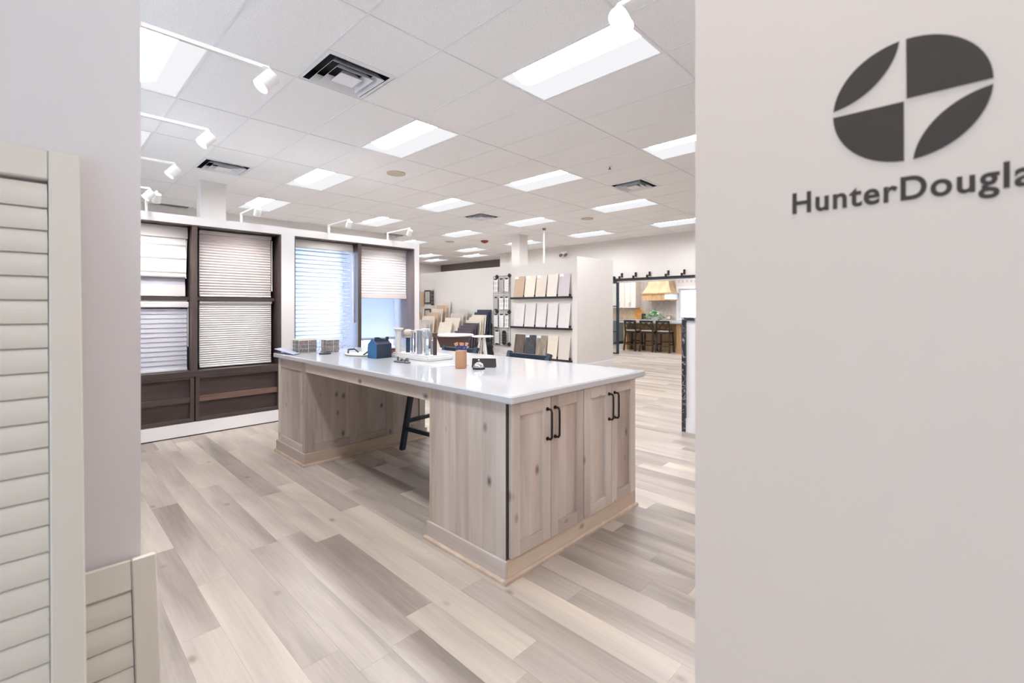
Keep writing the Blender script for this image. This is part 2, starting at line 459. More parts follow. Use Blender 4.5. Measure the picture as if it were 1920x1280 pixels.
# ------------------------------------------------------------------ the room shell
CEIL = 3.297
X_MIN, Y_MIN, Y_MAX = -3.3, -3.6, 17.3
floor = struct(BX(X_MIN, 16.3, Y_MIN, Y_MAX, -0.12, -0.018).build('floor', 'planks'), 'pale washed oak plank floor across the showroom')
rng = random.Random(11)
PW = 0.1422
cands = []
row = 0
x = 1.118 - PW * 31
while x < 16.25:
    y = -0.9 - rng.random() * 1.2
    first = True
    while y < 13.2:
        L = rng.choice((0.91, 1.22, 1.22, 1.22))
        if abs(x - 1.118) < 0.01 and y < 1.715 < y + L: L = 1.715 - y
        if abs(x - 1.118) < 0.01 and abs(y - 1.715) < 1e-6: L = 0.91
        x1, y0, y1 = x + PW, y, y + L
        y = y1
        if y1 < -0.6: continue
        if x1 > 12.9 and not (3.0 < y0 < 9.9): continue
        vis = [project(px, py, 0) for px in (x, x1) for py in (y0, (y0 + y1) / 2, y1)]
        ins = [q for q in vis if q and 200 < q[0] < 1310 and 560 < q[1] < 1300]
        hid = (1.62 < x and x1 < 2.8 and ((y0 > 1.6 and y1 < 2.17) or (y0 > 4.0 and y1 < 4.55)))
        score = len(ins) / (min(q[2] for q in ins) ** 2) if ins and not hid else 0
        cands.append((score, x, x1, y0, y1))
    x += PW
cands.sort(key=lambda t: -t[0])
GAP = 0.0005
rest = MB()
for k, (sc, x0, x1, y0, y1) in enumerate(cands):
    if sc > 0 and k < 300:
        BX(x0 + GAP / 2, x1 - GAP / 2, y0 + GAP / 2, y1 - GAP / 2, -0.018, 0).build('plank', 'planks', floor, origin=(x0 + PW / 2, (y0 + y1) / 2, -0.018))
    else: rest.box(x0 + GAP / 2, x1 - GAP / 2, y0 + GAP / 2, y1 - GAP / 2, -0.018, 0)
rest.box(X_MIN, 1.118 - PW * 31, Y_MIN, Y_MAX, -0.018, 0).box(1.118 - PW * 31, 16.25, Y_MIN, -2.2, -0.018, 0).box(1.118 - PW * 31, 16.25, 14.6, Y_MAX, -0.018, 0)
ro = rest.build('plank_field', 'planks', floor); ro['kind'] = 'stuff'

# ceiling: slab, T-bar grid, tiles
GX, GY, CX, CY = 2.782, 1.632, 0.6096, 1.2192      # grid origin and cell
ceiling = struct(BX(X_MIN, 16.3, Y_MIN, Y_MAX, CEIL + 0.12, CEIL + 0.2).build('ceiling', 'tbar_white'), 'white suspended tile ceiling of the showroom')
LIGHTS = {}     # cell -> light index
VIS = {-1: (1, 2), 0: (0, 1, 2, 3), 1: (0, 1, 2, 3), 2: (1, 2, 3, 4), 3: (1, 2, 3, 4, 5)}
HID = {-1: (-1, 0), -2: (1,), 1: (-1,), 3: (-1,)}  # unseen panels outside the frame, added for the light they give
for i, js in VIS.items():
    for j in js: LIGHTS[(4 * i, 2 * j)] = (i, j, True)
for i, js in HID.items():
    for j in js: LIGHTS[(4 * i, 2 * j)] = (i, j, False)
for c in ((14, 9), (14, 11)): LIGHTS[c] = (8, c, False)
for c in ((19, 3), (19, 5), (16, 3), (16, 5), (17, 1), (17, 6)): LIGHTS[c] = (9, c, False)  # unseen panels added to brighten the kitchen
VENTS = [(-2, 1), (-2, 4), (-2, 7), (6, 1), (6, 4), (6, 7), (15, 7)]
bars = MB()
i0, i1 = -10, 22
j0, j1 = -5, 13
for i in range(i0, i1 + 1):
    X = GX + i * CX
    bars.box(X - 0.009, X + 0.009, Y_MIN, Y_MAX, CEIL, CEIL + 0.004)
for j in range(j0, j1 + 1):
    Y = GY + j * CY
    bars.box(X_MIN, 16.3, Y - 0.009, Y + 0.009, CEIL - 0.0005, CEIL + 0.004)
for (vi, vj) in VENTS:
    bars.box(GX + vi * CX, GX + vi * CX + CX, GY + vj * CY + CY / 2 - 0.012, GY + vj * CY + CY / 2 + 0.012, CEIL, CEIL + 0.004)
bars.build('ceiling_grid', 'tbar_white', ceiling)
tl = []
for i in range(i0 - 1, i1 + 1):
    for j in range(j0 - 1, j1 + 1):
        if (i, j) in LIGHTS: continue
        x0, y0 = GX + i * CX, GY + j * CY
        h = CY / 2 if (i, j) in VENTS else CY
        pr = project(x0 + CX / 2, y0 + h / 2, CEIL)
        sc = 0
        if pr and 200 < pr[0] < 1400 and -120 < pr[1] < 600: sc = 1 / pr[2]
        tl.append((sc, x0, y0, h))
tl.sort(key=lambda t: -t[0])
frest = MB(); tile_mesh = {}
for k, (sc, x0, y0, h) in enumerate(tl):
    xa, xb, ya, yb = x0 + 0.004, x0 + CX - 0.004, y0 + 0.004, y0 + h - 0.004
    xb = min(xb, 16.3); xa = max(xa, X_MIN); ya = max(ya, Y_MIN); yb = min(yb, Y_MAX)
    if xb - xa < 0.02 or yb - ya < 0.02: continue
    if sc > 0 and k < 300 and abs(xb - xa - (CX - 0.008)) < 1e-6 and abs(yb - ya - (h - 0.008)) < 1e-6:
        o_ = (x0 + CX / 2, y0 + h / 2, CEIL + 0.004)
        if h not in tile_mesh:
            t = BB(xa, xb, ya, yb, CEIL + 0.004, CEIL + 0.02, b=0.003).build('ceiling_tile', 'ceiling_fibre', ceiling, origin=o_)
            tile_mesh[h] = t.data
        else:
            t = bpy.data.objects.new('ceiling_tile', tile_mesh[h]); COL.objects.link(t); t.parent = ceiling
            po = WO[ceiling.name]; t.location = tuple(o_[q] - po[q] for q in range(3))
    else: frest.box(xa, xb, ya, yb, CEIL + 0.004, CEIL + 0.02)
fo = frest.build('ceiling_tile_field', 'ceiling_fibre', ceiling); fo['kind'] = 'stuff'

# walls
def wall(name, *a, mat='wall_paint', label=None): return struct(BX(*a).build(name, mat), label)
T = 0.12
wb = wall('wall_back', 0.2 - 3.5, 6.82, 10.95, 10.95 + T, 0, CEIL + 0.1, label='cream wall behind the window display')
wall('wall_return', 6.82 - T, 6.82, 10.95 + T, Y_MAX, 0, CEIL + 0.1, label='cream return wall at the back of the showroom')
wall('wall_rear', 6.82, 13.1, Y_MAX - T, Y_MAX, 0, CEIL + 0.1, label='cream wall at the far end')
wall('wall_dark', 13.1, 13.1 + T, 11.9, Y_MAX, 0, CEIL + 0.1, mat='dark_wall', label='dark grey painted wall seen above the tile partition')
# far wall with the barn door opening
wf = struct_empty('wall_far', (11.72, 6, 0), 'cream far wall with the wide kitchen opening')
OY0, OY1, OZ = 3.9, 7.62, 2.09
BX(11.72, 11.72 + T, Y_MIN, OY0, 0, CEIL + 0.1).build('wall_section', 'wall_paint', wf)
BX(11.72, 11.72 + T, OY1, 11.9, 0, CEIL + 0.1).build('wall_section', 'wall_paint', wf)
BX(11.72, 11.72 + T, OY0, OY1, OZ, CEIL + 0.1).build('wall_section', 'wall_paint', wf)
BX(11.72 + T, 13.1, 11.9 - T, 11.9, 0, CEIL + 0.1).build('wall_section', 'wall_paint', wf)
wall('wall_side', X_MIN, 16.3, Y_MIN - T, Y_MIN, 0, CEIL + 0.1, label='cream side wall out of view')
# entry wall with storefront windows behind the camera
we = struct_empty('wall_entry', (X_MIN, 4, 0), 'storefront wall with tall windows behind the camera')
BX(X_MIN - T, X_MIN, Y_MIN, Y_MAX, 2.8, CEIL + 0.1).build('wall_section', 'wall_paint', we)
BX(X_MIN - T, X_MIN, Y_MIN, Y_MAX, 0, 0.3).build('wall_section', 'wall_paint', we)
BX(X_MIN - T, X_MIN, Y_MIN, -2.4, 0.3, 2.8).build('wall_section', 'wall_paint', we)
BX(X_MIN - T, X_MIN, 2.6, 3.2, 0.3, 2.8).build('wall_section', 'wall_paint', we)
BX(X_MIN - T, X_MIN, 9.2, Y_MAX, 0.3, 2.8).build('wall_section', 'wall_paint', we)
for n, (a, b) in enumerate(((-2.4, 2.6), (3.2, 9.2))):
    w = struct_empty('window_%d' % (n + 5), (X_MIN, (a + b) / 2, 0.3), 'storefront window outside the frame')
    k = int(round((b - a) / 1.25))
    for q in range(k + 1):
        y = a + (b - a) * q / k
        BX(X_MIN - 0.08, X_MIN - 0.02, max(a, y - 0.025), min(b, y + 0.025), 0.3, 2.8).build('mullion', 'black_metal', w)
    for q in range(k):
        BX(X_MIN - 0.055, X_MIN - 0.045, a + (b - a) * q / k + 0.025, a + (b - a) * (q + 1) / k - 0.025, 0.3, 2.8).build('pane', 'pane_glass', w)

# square columns
tag_col = struct(BX(1.80, 2.145, 8.39, 8.62, 0, CEIL + 0.05).build('trim_1', 'wall_paint'), 'square cream column behind the window display')
struct(BX(9.03, 9.36, 8.43, 8.72, 0, CEIL + 0.05).build('trim_2', 'wall_paint'), 'square cream column behind the tile partition')

# tile display partition
part = struct_empty('wall_partition', (8.05, 8.4, 0), 'low cream partition wall carrying the tile shelves')
BX(7.985, 8.10, 5.87, 11.87, 0, 2.345).build('wall_section', 'wall_paint', part)
BX(7.05, 7.985, 11.75, 11.87, 0, 2.345).build('wall_section', 'wall_paint', part)
BX(7.93, 9.33, 5.75, 5.87, 0, 2.418).build('wall_section', 'wall_paint', part)
b = BX(7.915, 9.345, 5.735, 5.75, 0, 0.14).build('baseboard_partition', 'trim_white'); struct(b, 'white baseboard along the partition end')
b = BX(7.965, 7.985, 5.87, 11.75, 0, 0.2).build('baseboard_tiles', 'trim_white'); struct(b, 'white baseboard below the tile shelves')

# logo partition on the right, window display partition on the left
wr = struct_empty('wall_right', (0.95, -1.0, 0), 'warm grey partition wall carrying the dark emblem')
BX(0.88, 1.0, Y_MIN, 0.362, 0, 2.285).build('wall_section', 'greige_paint', wr)
BX(1.0, 3.6, 0.0, 0.362, 0, 2.285).build('wall_section', 'greige_paint', wr)
wl = struct_empty('wall_left', (-1.5, 1.7, 0), 'grey partition wall behind the leaning shutters')
BX(-2.3, 0.206, 1.6, 1.72, 0, 2.285).build('wall_section', 'putty_paint', wl)
BX(-0.55, 0.206, 1.72, 1.86, 0, 2.285).build('wall_section', 'putty_paint', wl)
BX(-0.55, -0.43, 1.86, 6.4, 0, 2.285).build('wall_section', 'putty_paint', wl)

# ------------------------------------------------------------------ window display unit
FY = 5.75
wdsp = struct_empty('wall_display', (2.1, 6.0, 0), 'white casing wall framing the shade display windows')
BX(0.206, 3.985, FY, 6.42, 2.198, 2.285).build('header', 'casing_white', wdsp)
BX(2.045, 2.196, FY, 6.42, 0.142, 2.198).build('post', 'casing_white', wdsp)
BX(3.905, 3.985, FY, 6.42, 0.0, 2.198).build('post', 'casing_white', wdsp)
BX(0.206, 3.905, FY - 0.012, FY + 0.02, 0.012, 0.139).build('base_board', 'trim_white', wdsp)
BX(0.206, 3.905, FY + 0.0, 6.42, 0.0, 0.012).build('toe_gap_shadow', 'black_metal', wdsp)  # black slab stands in for the shadow in the gap under the base board
BX(0.206, 3.985, 6.42, 6.48, 0.0, 2.285).build('back_panel', 'casing_white', wdsp)
# left run of the display, facing the aisle
wds2 = struct_empty('wall_display_side', (0.15, 3.9, 0), 'white casing wall of the side shade display')
BX(-0.43, 0.206, 1.86, FY, 2.198, 2.285).build('header', 'casing_white', wds2)
for y0, y1 in ((3.72, 3.87), (5.6, 5.75)):
    BX(-0.43, 0.206, y0, y1, 0, 2.198).build('post', 'casing_white', wds2)
BX(0.17, 0.2, 1.86, 5.6, 0.01, 0.139).build('base_board', 'trim_white', wds2)
for y0, y1 in ((1.86, 3.72), (3.87, 5.6)):
    BX(-0.05, 0.13, y0, y1, 0.139, 0.67).build('storage_front', 'umber_wood', wds2)
    BX(-0.05, 0.15, y0, y1, 1.41, 1.45).build('mid_rail', 'umber_wood', wds2)
    BX(-0.2, -0.19, y0, y1, 0.67, 2.198).build('shade', 'shade_white', wds2)

def window_frame(n, x0, x1, mull, label, mid):
    w = struct_empty('window_%d' % n, ((x0 + x1) / 2, FY + 0.2, 0.6), label)
    BX(x1 - 0.012, x1, FY + 0.005, 6.42, 0.612, 2.198).build('reveal', 'umber_wood_v' if mid else 'mauve_wood', w)
    BX(x0, x0 + 0.012, FY + 0.005, 6.42, 0.612, 2.198).build('reveal', 'umber_wood_v', w)
    BX(x0 + 0.012, x1 - 0.012, FY + 0.005, 6.42, 2.186, 2.198).build('head_lining', 'umber_wood', w)
    BX(mull - 0.024, mull + 0.024, FY + 0.012, 6.3, 0.67, 2.186).build('mullion', 'umber_wood_v', w)
    BX(x0 + 0.012, x1 - 0.012, FY - 0.004, 6.42, 0.612, 0.67).build('sill', 'umber_wood', w)
    if mid:
        BX(x0 + 0.012, mull - 0.024, FY + 0.135, 6.1, 1.412, 1.448).build('mid_rail', 'umber_wood', w)
        BX(mull + 0.024, x1 - 0.035, FY + 0.135, 6.1, 1.412, 1.448).build('mid_rail', 'umber_wood', w)
    return w
w1 = window_frame(1, 0.206, 2.045, 1.187, 'dark wood display window left of the white post', True)
w2 = window_frame(2, 2.196, 3.905, 3.045, 'dark wood display window right of the white post', False)
for w, spans in ((w1, ((0.218, 1.163), (1.211, 2.033))), (w2, ((2.208, 3.021), (3.069, 3.893)))):
    for a, b in spans:
        BX(a, b, 6.30, 6.306, 0.67, 2.186).build('pane', 'pale_glass', w)
BX(0.218, 2.033, 6.36, 6.37, 0.67, 2.186).build('backing', 'shade_lilac', w1)
lp = BX(2.25, 3.892, 6.38, 6.40, 0.70, 2.17).build('light_panel', 'cool_light')
tag(lp, 'cool bluish backlight panel behind the shades right of the white post', 'light panel')

def storage(x0, x1, label):
    t = thing('storage_cabinet', ((x0 + x1) / 2, FY + 0.05, 0.139), label, 'cabinet', 'dark storage cabinets under the display windows')
    y0 = FY
    BX(x0, x1, y0 + 0.05, y0 + 0.07, 0.16, 0.60).build('back_panel', 'umber_wood', t)
    BX(x0, x1, y0, y0 + 0.06, 0.142, 0.178).build('rail', 'umber_wood', t)
    BX(x0, x1, y0, y0 + 0.06, 0.592, 0.611).build('rail', 'umber_wood', t)
    BX(x0, x0 + 0.035, y0, y0 + 0.05, 0.178, 0.592).build('stile', 'umber_wood_v', t)
    BX(x1 - 0.035, x1, y0, y0 + 0.05, 0.178, 0.592).build('stile', 'umber_wood_v', t)
    BX(x0 + 0.035, x1 - 0.035, y0 + 0.012, y0 + 0.049, 0.346, 0.403).build('cross_rail', 'umber_rail' if x0 > 1 else 'umber_wood', t)
    return t
storage(0.215, 1.180, 'dark wood storage cabinet below the roman shade, left of its twin')
storage(1.192, 2.040, 'dark wood storage cabinet with brown cross rail beside the island')
storage(2.200, 3.040, 'dark wood storage cabinet below the sheer vane shade')
storage(3.052, 3.900, 'dark wood storage cabinet below the short pleated shade')

# ---- shades
def pleated(name, x0, x1, y, z0, z1, pitch, depth, mat, label, head=0.05, railmat='shade_white', railh=0.02):
    t = thing(name, ((x0 + x1) / 2, y, z0), label, 'window shade', 'pleated shades in the display windows')
    n = max(2, int(round((z1 - head - z0 - railh) / pitch)))
    m = MB(); vs = []
    zt = z1 - head; zb = z0 + railh
    pts = []
    for k in range(2 * n + 1):
        pts.append((y - depth / 2 if k % 2 else y, zb + (zt - zb) * k / (2 * n)))
    for (py, pz) in pts: vs += [(x0, py, pz), (x1, py, pz)]
    back = []
    for (py, pz) in pts: back += [(x0, 2 * y + 0.004 - py, pz), (x1, 2 * y + 0.004 - py, pz)]
    m.add(vs, [(2 * k, 2 * k + 1, 2 * k + 3, 2 * k + 2) for k in range(2 * n)])
    m.add(back, [(2 * k, 2 * k + 2, 2 * k + 3, 2 * k + 1) for k in range(2 * n)])
    m.build('pleated_cloth', mat, t)
    BB(x0 - 0.004, x1 + 0.004, y - 0.028, y + 0.028, zt, z1, b=0.004).build('head_rail', railmat, t)
    BB(x0, x1, y - 0.02, y + 0.02, z0, zb, b=0.004).build('bottom_rail', railmat, t)
    return t
a = pleated('pleated_shade', 1.262, 1.985, 5.93, 1.455, 2.178, 0.0305, 0.022, 'shade_cream', 'cream pleated shade in the upper sash, left of the white post', head=0.04)
MB().cyl((1.992, 5.905, 2.13), (1.992, 5.905, 1.60), 0.005, n=8).cyl((1.992, 5.905, 1.60), (1.992, 5.905, 1.53), 0.008, n=8).build('pull_cord', 'rod_white', a)
pleated('pleated_shade', 1.262, 1.990, 5.93, 0.682, 1.410, 0.0245, 0.026, 'shade_white', 'white pleated shade in the lower sash, left of the white post', head=0.03)
a = pleated('pleated_shade', 3.085, 3.870, 5.93, 1.465, 2.184, 0.036, 0.02, 'shade_white', 'short off white pleated shade raised halfway beside the right end post', head=0.03, railh=0.06, railmat='shade_cream')
# roman shade, top left
t = thing('roman_shade', (0.69, 5.92, 1.65), 'white roman shade with flat folds in the upper left display window', 'window shade')
BB(0.225, 1.150, 5.88, 5.955, 2.06, 2.182, b=0.004).build('valance', 'shade_white', t)
zs = [2.06, 1.985, 1.845, 1.70]
for k in range(len(zs)):
    z1 = zs[k]; z0 = zs[k + 1] if k + 1 < len(zs) else 1.655
    MB().prism([(5.905, z0 + 0.006), (5.893, z0 - 0.004), (5.887, z0 + 0.01), (5.899, z1), (5.915, z1)], 0, 0.235, 1.135).build('fold', 'shade_white', t)
MB().tube([(1.143, 5.90, 2.05), (1.135, 5.895, 1.72), (1.135, 5.895, 1.64)], 0.004).build('pull_cord', 'rod_white', t)
t2 = BX(0.235, 1.135, 5.935, 5.941, 1.455, 1.68).build('privacy_panel', 'shade_lilac')
tag(t2, 'pale liner panel showing under the white roman shade', 'window shade')
BX(0.235, 1.135, 5.925, 5.934, 1.455, 1.575).build('lower_band', 'shade_white', t2)
# wooden blind, lower left
t = thing('slat_blind', (0.69, 5.92, 0.68), 'white wide slat blind with valance in the lower left display window', 'window blind')
BB(0.225, 1.158, 5.88, 5.95, 1.335, 1.395, b=0.006).build('valance', 'shade_white', t)
BX(0.235, 1.148, 5.90, 5.95, 1.395, 1.41).build('head_rail', 'shade_lilac', t)
nsl = 13
for k in range(nsl):
    z = 0.715 + k * 0.0485
    MB().hexa([(0.235, 5.910, z - 0.026), (1.148, 5.910, z - 0.026), (1.148, 5.913, z - 0.0265), (0.235, 5.913, z - 0.0265)],
              [(0.235, 5.919, z + 0.0265), (1.148, 5.919, z + 0.0265), (1.148, 5.922, z + 0.026), (0.235, 5.922, z + 0.026)]).build('slat', 'shade_lilac', t)
BB(0.235, 1.148, 5.90, 5.93, 0.672, 0.694, b=0.003).build('bottom_rail', 'shade_white', t)
MB().cyl((1.153, 5.89, 1.33), (1.153, 5.89, 0.92), 0.005, n=8).build('tilt_wand', 'rod_white', t)
# sheer vane shade, right of the white post
t = thing('vane_shade', (2.6, 5.95, 0.70), 'bright sheer shade with horizontal white vanes right of the white post', 'window shade')
BB(2.212, 3.016, 5.88, 5.99, 2.085, 2.184, b=0.006).build('head_rail', 'rod_white', t)
k = 0; z = 2.055
while z > 0.72:
    MB().prism([(5.905, z - 0.004), (5.93, z + 0.003), (5.96, z + 0.003), (5.985, z - 0.004), (5.985, z - 0.001), (5.96, z + 0.006), (5.93, z + 0.006), (5.905, z - 0.001)], 0, 2.222, 2.985).build('vane', 'vane_cloth', t)
    z -= 0.0535
BX(2.222, 2.92, 5.987, 5.989, 0.70, 2.085).build('sheer_cloth', 'sheer_cloth', t)
BB(2.222, 2.985, 5.93, 5.97, 0.68, 0.70, b=0.003).build('bottom_rail', 'rod_white', t)
MB().tube([(3.004, 5.89, 2.1), (3.006, 5.885, 1.8), (3.012, 5.88, 1.16), (3.012, 5.88, 1.13)], 0.006).build('tilt_wand', 'rod_white', t)
# roller shade, right
t = thing('roller_shade', (3.48, 6.2, 0.86), 'glowing white roller shade below the short pleated shade', 'window shade')
BX(3.10, 3.848, 6.20, 6.203, 0.895, 2.12).build('roller_cloth', 'roller_cloth', t)
BB(3.10, 3.862, 6.185, 6.215, 0.86, 0.895, b=0.006).build('hem_bar', 'clipboard_grey', t)
MB().cyl((3.10, 6.21, 2.13), (3.862, 6.21, 2.13), 0.022).build('roller_tube', 'rod_white', t)

# ------------------------------------------------------------------ ceiling fixtures
ORD = {0: 'nearest', 1: 'second nearest', 2: 'third nearest', 3: 'fourth nearest', 4: 'farthest'}
ROWN = {-1: 'leftmost row', 0: 'second row from the left', 1: 'third row from the left', 2: 'fourth row from the left', 3: 'fifth row from the left', 4: 'row beyond the tile partition'}
def troffer(ci, cj, label):
    x0, y0 = GX + ci * CX + 0.012, GY + cj * CY + 0.012
    x1, y1 = x0 + CX - 0.024, y0 + CY - 0.024
    t = thing('ceiling_light', ((x0 + x1) / 2, (y0 + y1) / 2, CEIL), label, 'ceiling light', 'recessed ceiling light panels')
    z0, z1 = CEIL + 0.002, CEIL + 0.10
    f = MB(); w = 0.012
    f.box(x0, x0 + w, y0, y1, z0, z0 + 0.01).box(x1 - w, x1, y0, y1, z0, z0 + 0.01).box(x0 + w, x1 - w, y0, y0 + w, z0, z0 + 0.01).box(x0 + w, x1 - w, y1 - w, y1, z0, z0 + 0.01)
    f.build('frame', 'white_metal', t)
    # sloping side wings and ends; their lit brightness is set as an even glow
    a, b2 = x0 + w, x1 - w; c, d = y0 + w, y1 - w
    la, lb = x0 + 0.125, x1 - 0.155
    r = MB()
    r.quad((a, c, z0), (a, d, z0), (la, d, z1), (la, c, z1)); r.quad((b2, d, z0), (b2, c, z0), (lb, c, z1), (lb, d, z1))
    r.quad((a, c, z0), (la, c, z1), (lb, c, z1), (b2, c, z0)); r.quad((a, d, z0), (b2, d, z0), (lb, d, z1), (la, d, z1))
    r.build('glow_wing', 'wing_glow', t)
    l = MB(); n = 8; pr = []
    for q in range(n + 1):
        u = q / n
        pr.append((la + (lb - la) * u, z1 - 0.055 * math.sin(PI * u)))
    l.prism(pr, 1, c + 0.01, d - 0.01)
    l.build('lens', 'lens_light', t)
    return t
for (ci, cj), (i, j, vis) in LIGHTS.items():
    if vis:
        lab = 'recessed ceiling light panel, %s of the %s' % (ORD[VIS[i].index(j)], ROWN[i])
    elif i == 8: lab = 'far recessed ceiling light panel just before the dark wall, %s' % {(14, 9): 'right one', (14, 11): 'left one'}[j]
    elif i == 9: lab = 'unseen ceiling light panel added to brighten the kitchen, %s' % {(19, 3): 'back right', (19, 5): 'back left', (16, 3): 'front right', (16, 5): 'front left', (17, 1): 'far right', (17, 6): 'far left'}[j]
    else: lab = 'unseen ceiling light panel added for its light in grid column %s, %s' % ({-1: 'over the entry', -2: 'beyond the side display', 1: 'behind the emblem wall', 3: 'right of the aisle'}[i], {-1: 'rear', 0: 'front', 1: 'front'}[j])
    troffer(ci, cj, lab)
def vent(ci, cj, label):
    x0, y0 = GX + ci * CX + 0.012, GY + cj * CY + CY / 2 + 0.012
    s = CX - 0.024; cx, cy = x0 + s / 2, y0 + s / 2
    t = thing('ceiling_vent', (cx, cy, CEIL), label, 'air vent', 'square ceiling air vents')
    f = MB()
    h = s / 2
    def ring(ro, zo, ri, zi, m):
        for k in range(4):
            c0, s0 = [(1, 1), (-1, 1), (-1, -1), (1, -1)][k]; c1, s1 = [(1, 1), (-1, 1), (-1, -1), (1, -1)][(k + 1) % 4]
            m.quad((cx + c0 * ro, cy + s0 * ro, zo), (cx + c1 * ro, cy + s1 * ro, zo), (cx + c1 * ri, cy + s1 * ri, zi), (cx + c0 * ri, cy + s0 * ri, zi))
        return m
    z = CEIL + 0.002
    ring(h, z, h - 0.03, z, ring(h, z + 0.006, h, z, MB())).build('frame', 'vent_white', t)
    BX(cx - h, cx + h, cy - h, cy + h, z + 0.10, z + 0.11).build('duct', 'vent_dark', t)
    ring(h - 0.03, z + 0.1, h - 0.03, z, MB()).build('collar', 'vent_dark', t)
    for ro, ri in ((0.228, 0.18), (0.162, 0.115)):
        m = ring(ro, z - 0.026, ri, z + 0.03, MB()); ring(ro, z - 0.023, ri, z + 0.033, m); ring(ro, z - 0.026, ro, z - 0.023, m)
        m.build('blade', 'vent_white', t)
    MB().hexa([(cx - .095, cy - .095, z - .026), (cx + .095, cy - .095, z - .026), (cx + .095, cy + .095, z - .026), (cx - .095, cy + .095, z - .026)],
              [(cx - .05, cy - .05, z + .03), (cx + .05, cy - .05, z + .03), (cx + .05, cy + .05, z + .03), (cx - .05, cy + .05, z + .03)]).build('centre_cone', 'vent_white', t)
VL = ['large square ceiling vent nearest the camera', 'square ceiling vent in front of the left column', 'dark ceiling vent behind the left column', 'square ceiling vent at upper right near the emblem wall',
      'small square ceiling vent at the centre of the ceiling', 'dark ceiling vent above the right end of the window display', 'far ceiling vent above the tile partition']
for c, l in zip(VENTS, VL): vent(c[0], c[1], l)
def speaker(x, y, label):
    t = thing('ceiling_speaker', (x, y, CEIL), label, 'speaker', 'round ceiling speakers')
    MB().cyl((x, y, CEIL - 0.008), (x, y, CEIL + 0.004), 0.135, n=28).build('rim', 'speaker_cloth', t)
    MB().cyl((x, y, CEIL - 0.011), (x, y, CEIL - 0.007), 0.118, n=28).build('grille', 'speaker_cloth', t)
speaker(3.70, 5.92, 'round beige ceiling speaker right of the long light panel')
speaker(8.61, 10.87, 'small round beige ceiling speaker far over the tile partition')
speaker(8.50, 5.89, 'pale round ceiling speaker left of the kitchen wall')
t = thing('sprinkler', (5.58, 3.49, CEIL), 'tiny ceiling sprinkler head beside the right hand vent', 'sprinkler')
MB().cyl((5.58, 3.49, CEIL - 0.01), (5.58, 3.49, CEIL + 0.003), 0.035).build('escutcheon', 'white_metal', t)
MB().cyl((5.58, 3.49, CEIL - 0.035), (5.58, 3.49, CEIL - 0.01), 0.01).cyl((5.58, 3.49, CEIL - 0.04), (5.58, 3.49, CEIL - 0.035), 0.02).build('nozzle', 'plug_grey', t)
t = thing('fire_alarm', (9.18, 9.96, CEIL), 'small red fire alarm on the ceiling', 'alarm')
MB().lathe([(0.11, 0), (0.11, -0.03), (0.07, -0.06)], (9.18, 9.96, CEIL), 16).build('housing', 'red_plastic', t)
BX(9.15, 9.21, 9.93, 9.99, CEIL - 0.075, CEIL - 0.055).build('strobe', 'plug_grey', t)
t = thing('power_pole', (8.79, 7.37, 0), 'thin white power pole rising behind the tile shelves', 'pole')
BX(8.775, 8.805, 7.355, 7.385, 0, CEIL - 0.03).build('shaft', 'white_metal', t)
MB().lathe([(0.05, 0), (0.03, -0.05)], (8.79, 7.37, CEIL), 12).build('collar', 'plug_grey', t)
t = thing('emergency_light', (11.7, 8.95, 3.0), 'white twin head emergency light on the far wall', 'emergency light')
BB(11.64, 11.72, 8.83, 9.07, 3.0, 3.12, b=0.01).build('housing', 'white_metal', t)
for dy in (-0.09, 0.09): MB().cyl((11.66, 8.95 + dy, 3.02), (11.57, 8.95 + dy, 2.98), 0.035, 0.05).build('lamp_head', 'plug_grey', t)

# arm spot lamps on top of the displays
def spot(base, direction, length, aim, label, power=SPOT_W):
    bx, by, bz = base
    dx, dy = direction
    t = thing('arm_spotlight', base, label, 'spotlight', 'white arm spotlights on the shade displays')
    zt = 2.39
    BX(bx - 0.010, bx + 0.010, by - 0.010, by + 0.010, bz, zt + 0.008).build('post', 'white_metal', t)
    hx, hy = bx + dx * length, by + dy * length
    MB().bar((bx, by, zt), (hx, hy, zt), 0.016, 0.016).build('arm', 'white_metal', t)
    a = Vector(aim) - Vector((hx, hy, zt)); a.normalize()
    kx, ky, kz = hx + dx * 0.02, hy + dy * 0.02, zt - 0.03
    MB().tube([(hx, hy, zt), (hx + dx * 0.03, hy + dy * 0.03, zt), (kx + dx * 0.01, ky + dy * 0.01, kz)], 0.01, 8).build('knuckle', 'white_metal', t)
    c = Vector((kx, ky, kz - 0.03))
    p0 = c - a * 0.04; p1 = c + a * 0.04
    MB().cyl(p0, p1, 0.034, 0.034, 24, caps=False).cyl(p0, p0 - a * 0.003, 0.034, 0.03, 24).cyl(p1, p1 - a * 0.006, 0.034, 0.029, 24, caps=False).build('head', 'white_metal', t)
    MB().cyl(p1 - a * 0.007, p1 - a * 0.004, 0.029, 0.029, 24).build('bulb', 'bulb_light', t)
    l = bpy.data.lights.new('spot_beam', 'SPOT'); l.energy = power; l.color = (1, 0.95, 0.9); l.spot_size = math.radians(95); l.spot_blend = 0.8; l.shadow_soft_size = 0.04
    lo = bpy.data.objects.new('spot_beam', l); COL.objects.link(lo)
    lo.parent = t
    lo.location = p1 + a * 0.01 - Vector(base)
    lo.rotation_euler = a.to_track_quat('-Z', 'Y').to_euler()
    return t
for k, (yy, nm) in enumerate(((2.20, 'nearest of the arms reaching out from the left wall'), (3.22, 'second of the arms reaching out from the left wall'), (4.15, 'third of the arms reaching out from the left wall'), (5.17, 'fourth and half hidden by the wall edge'))):
    spot((0.155, yy, 2.285), (1, 0), 0.545, (-0.25, yy, 1.2), 'white spotlight on an arm, ' + nm)
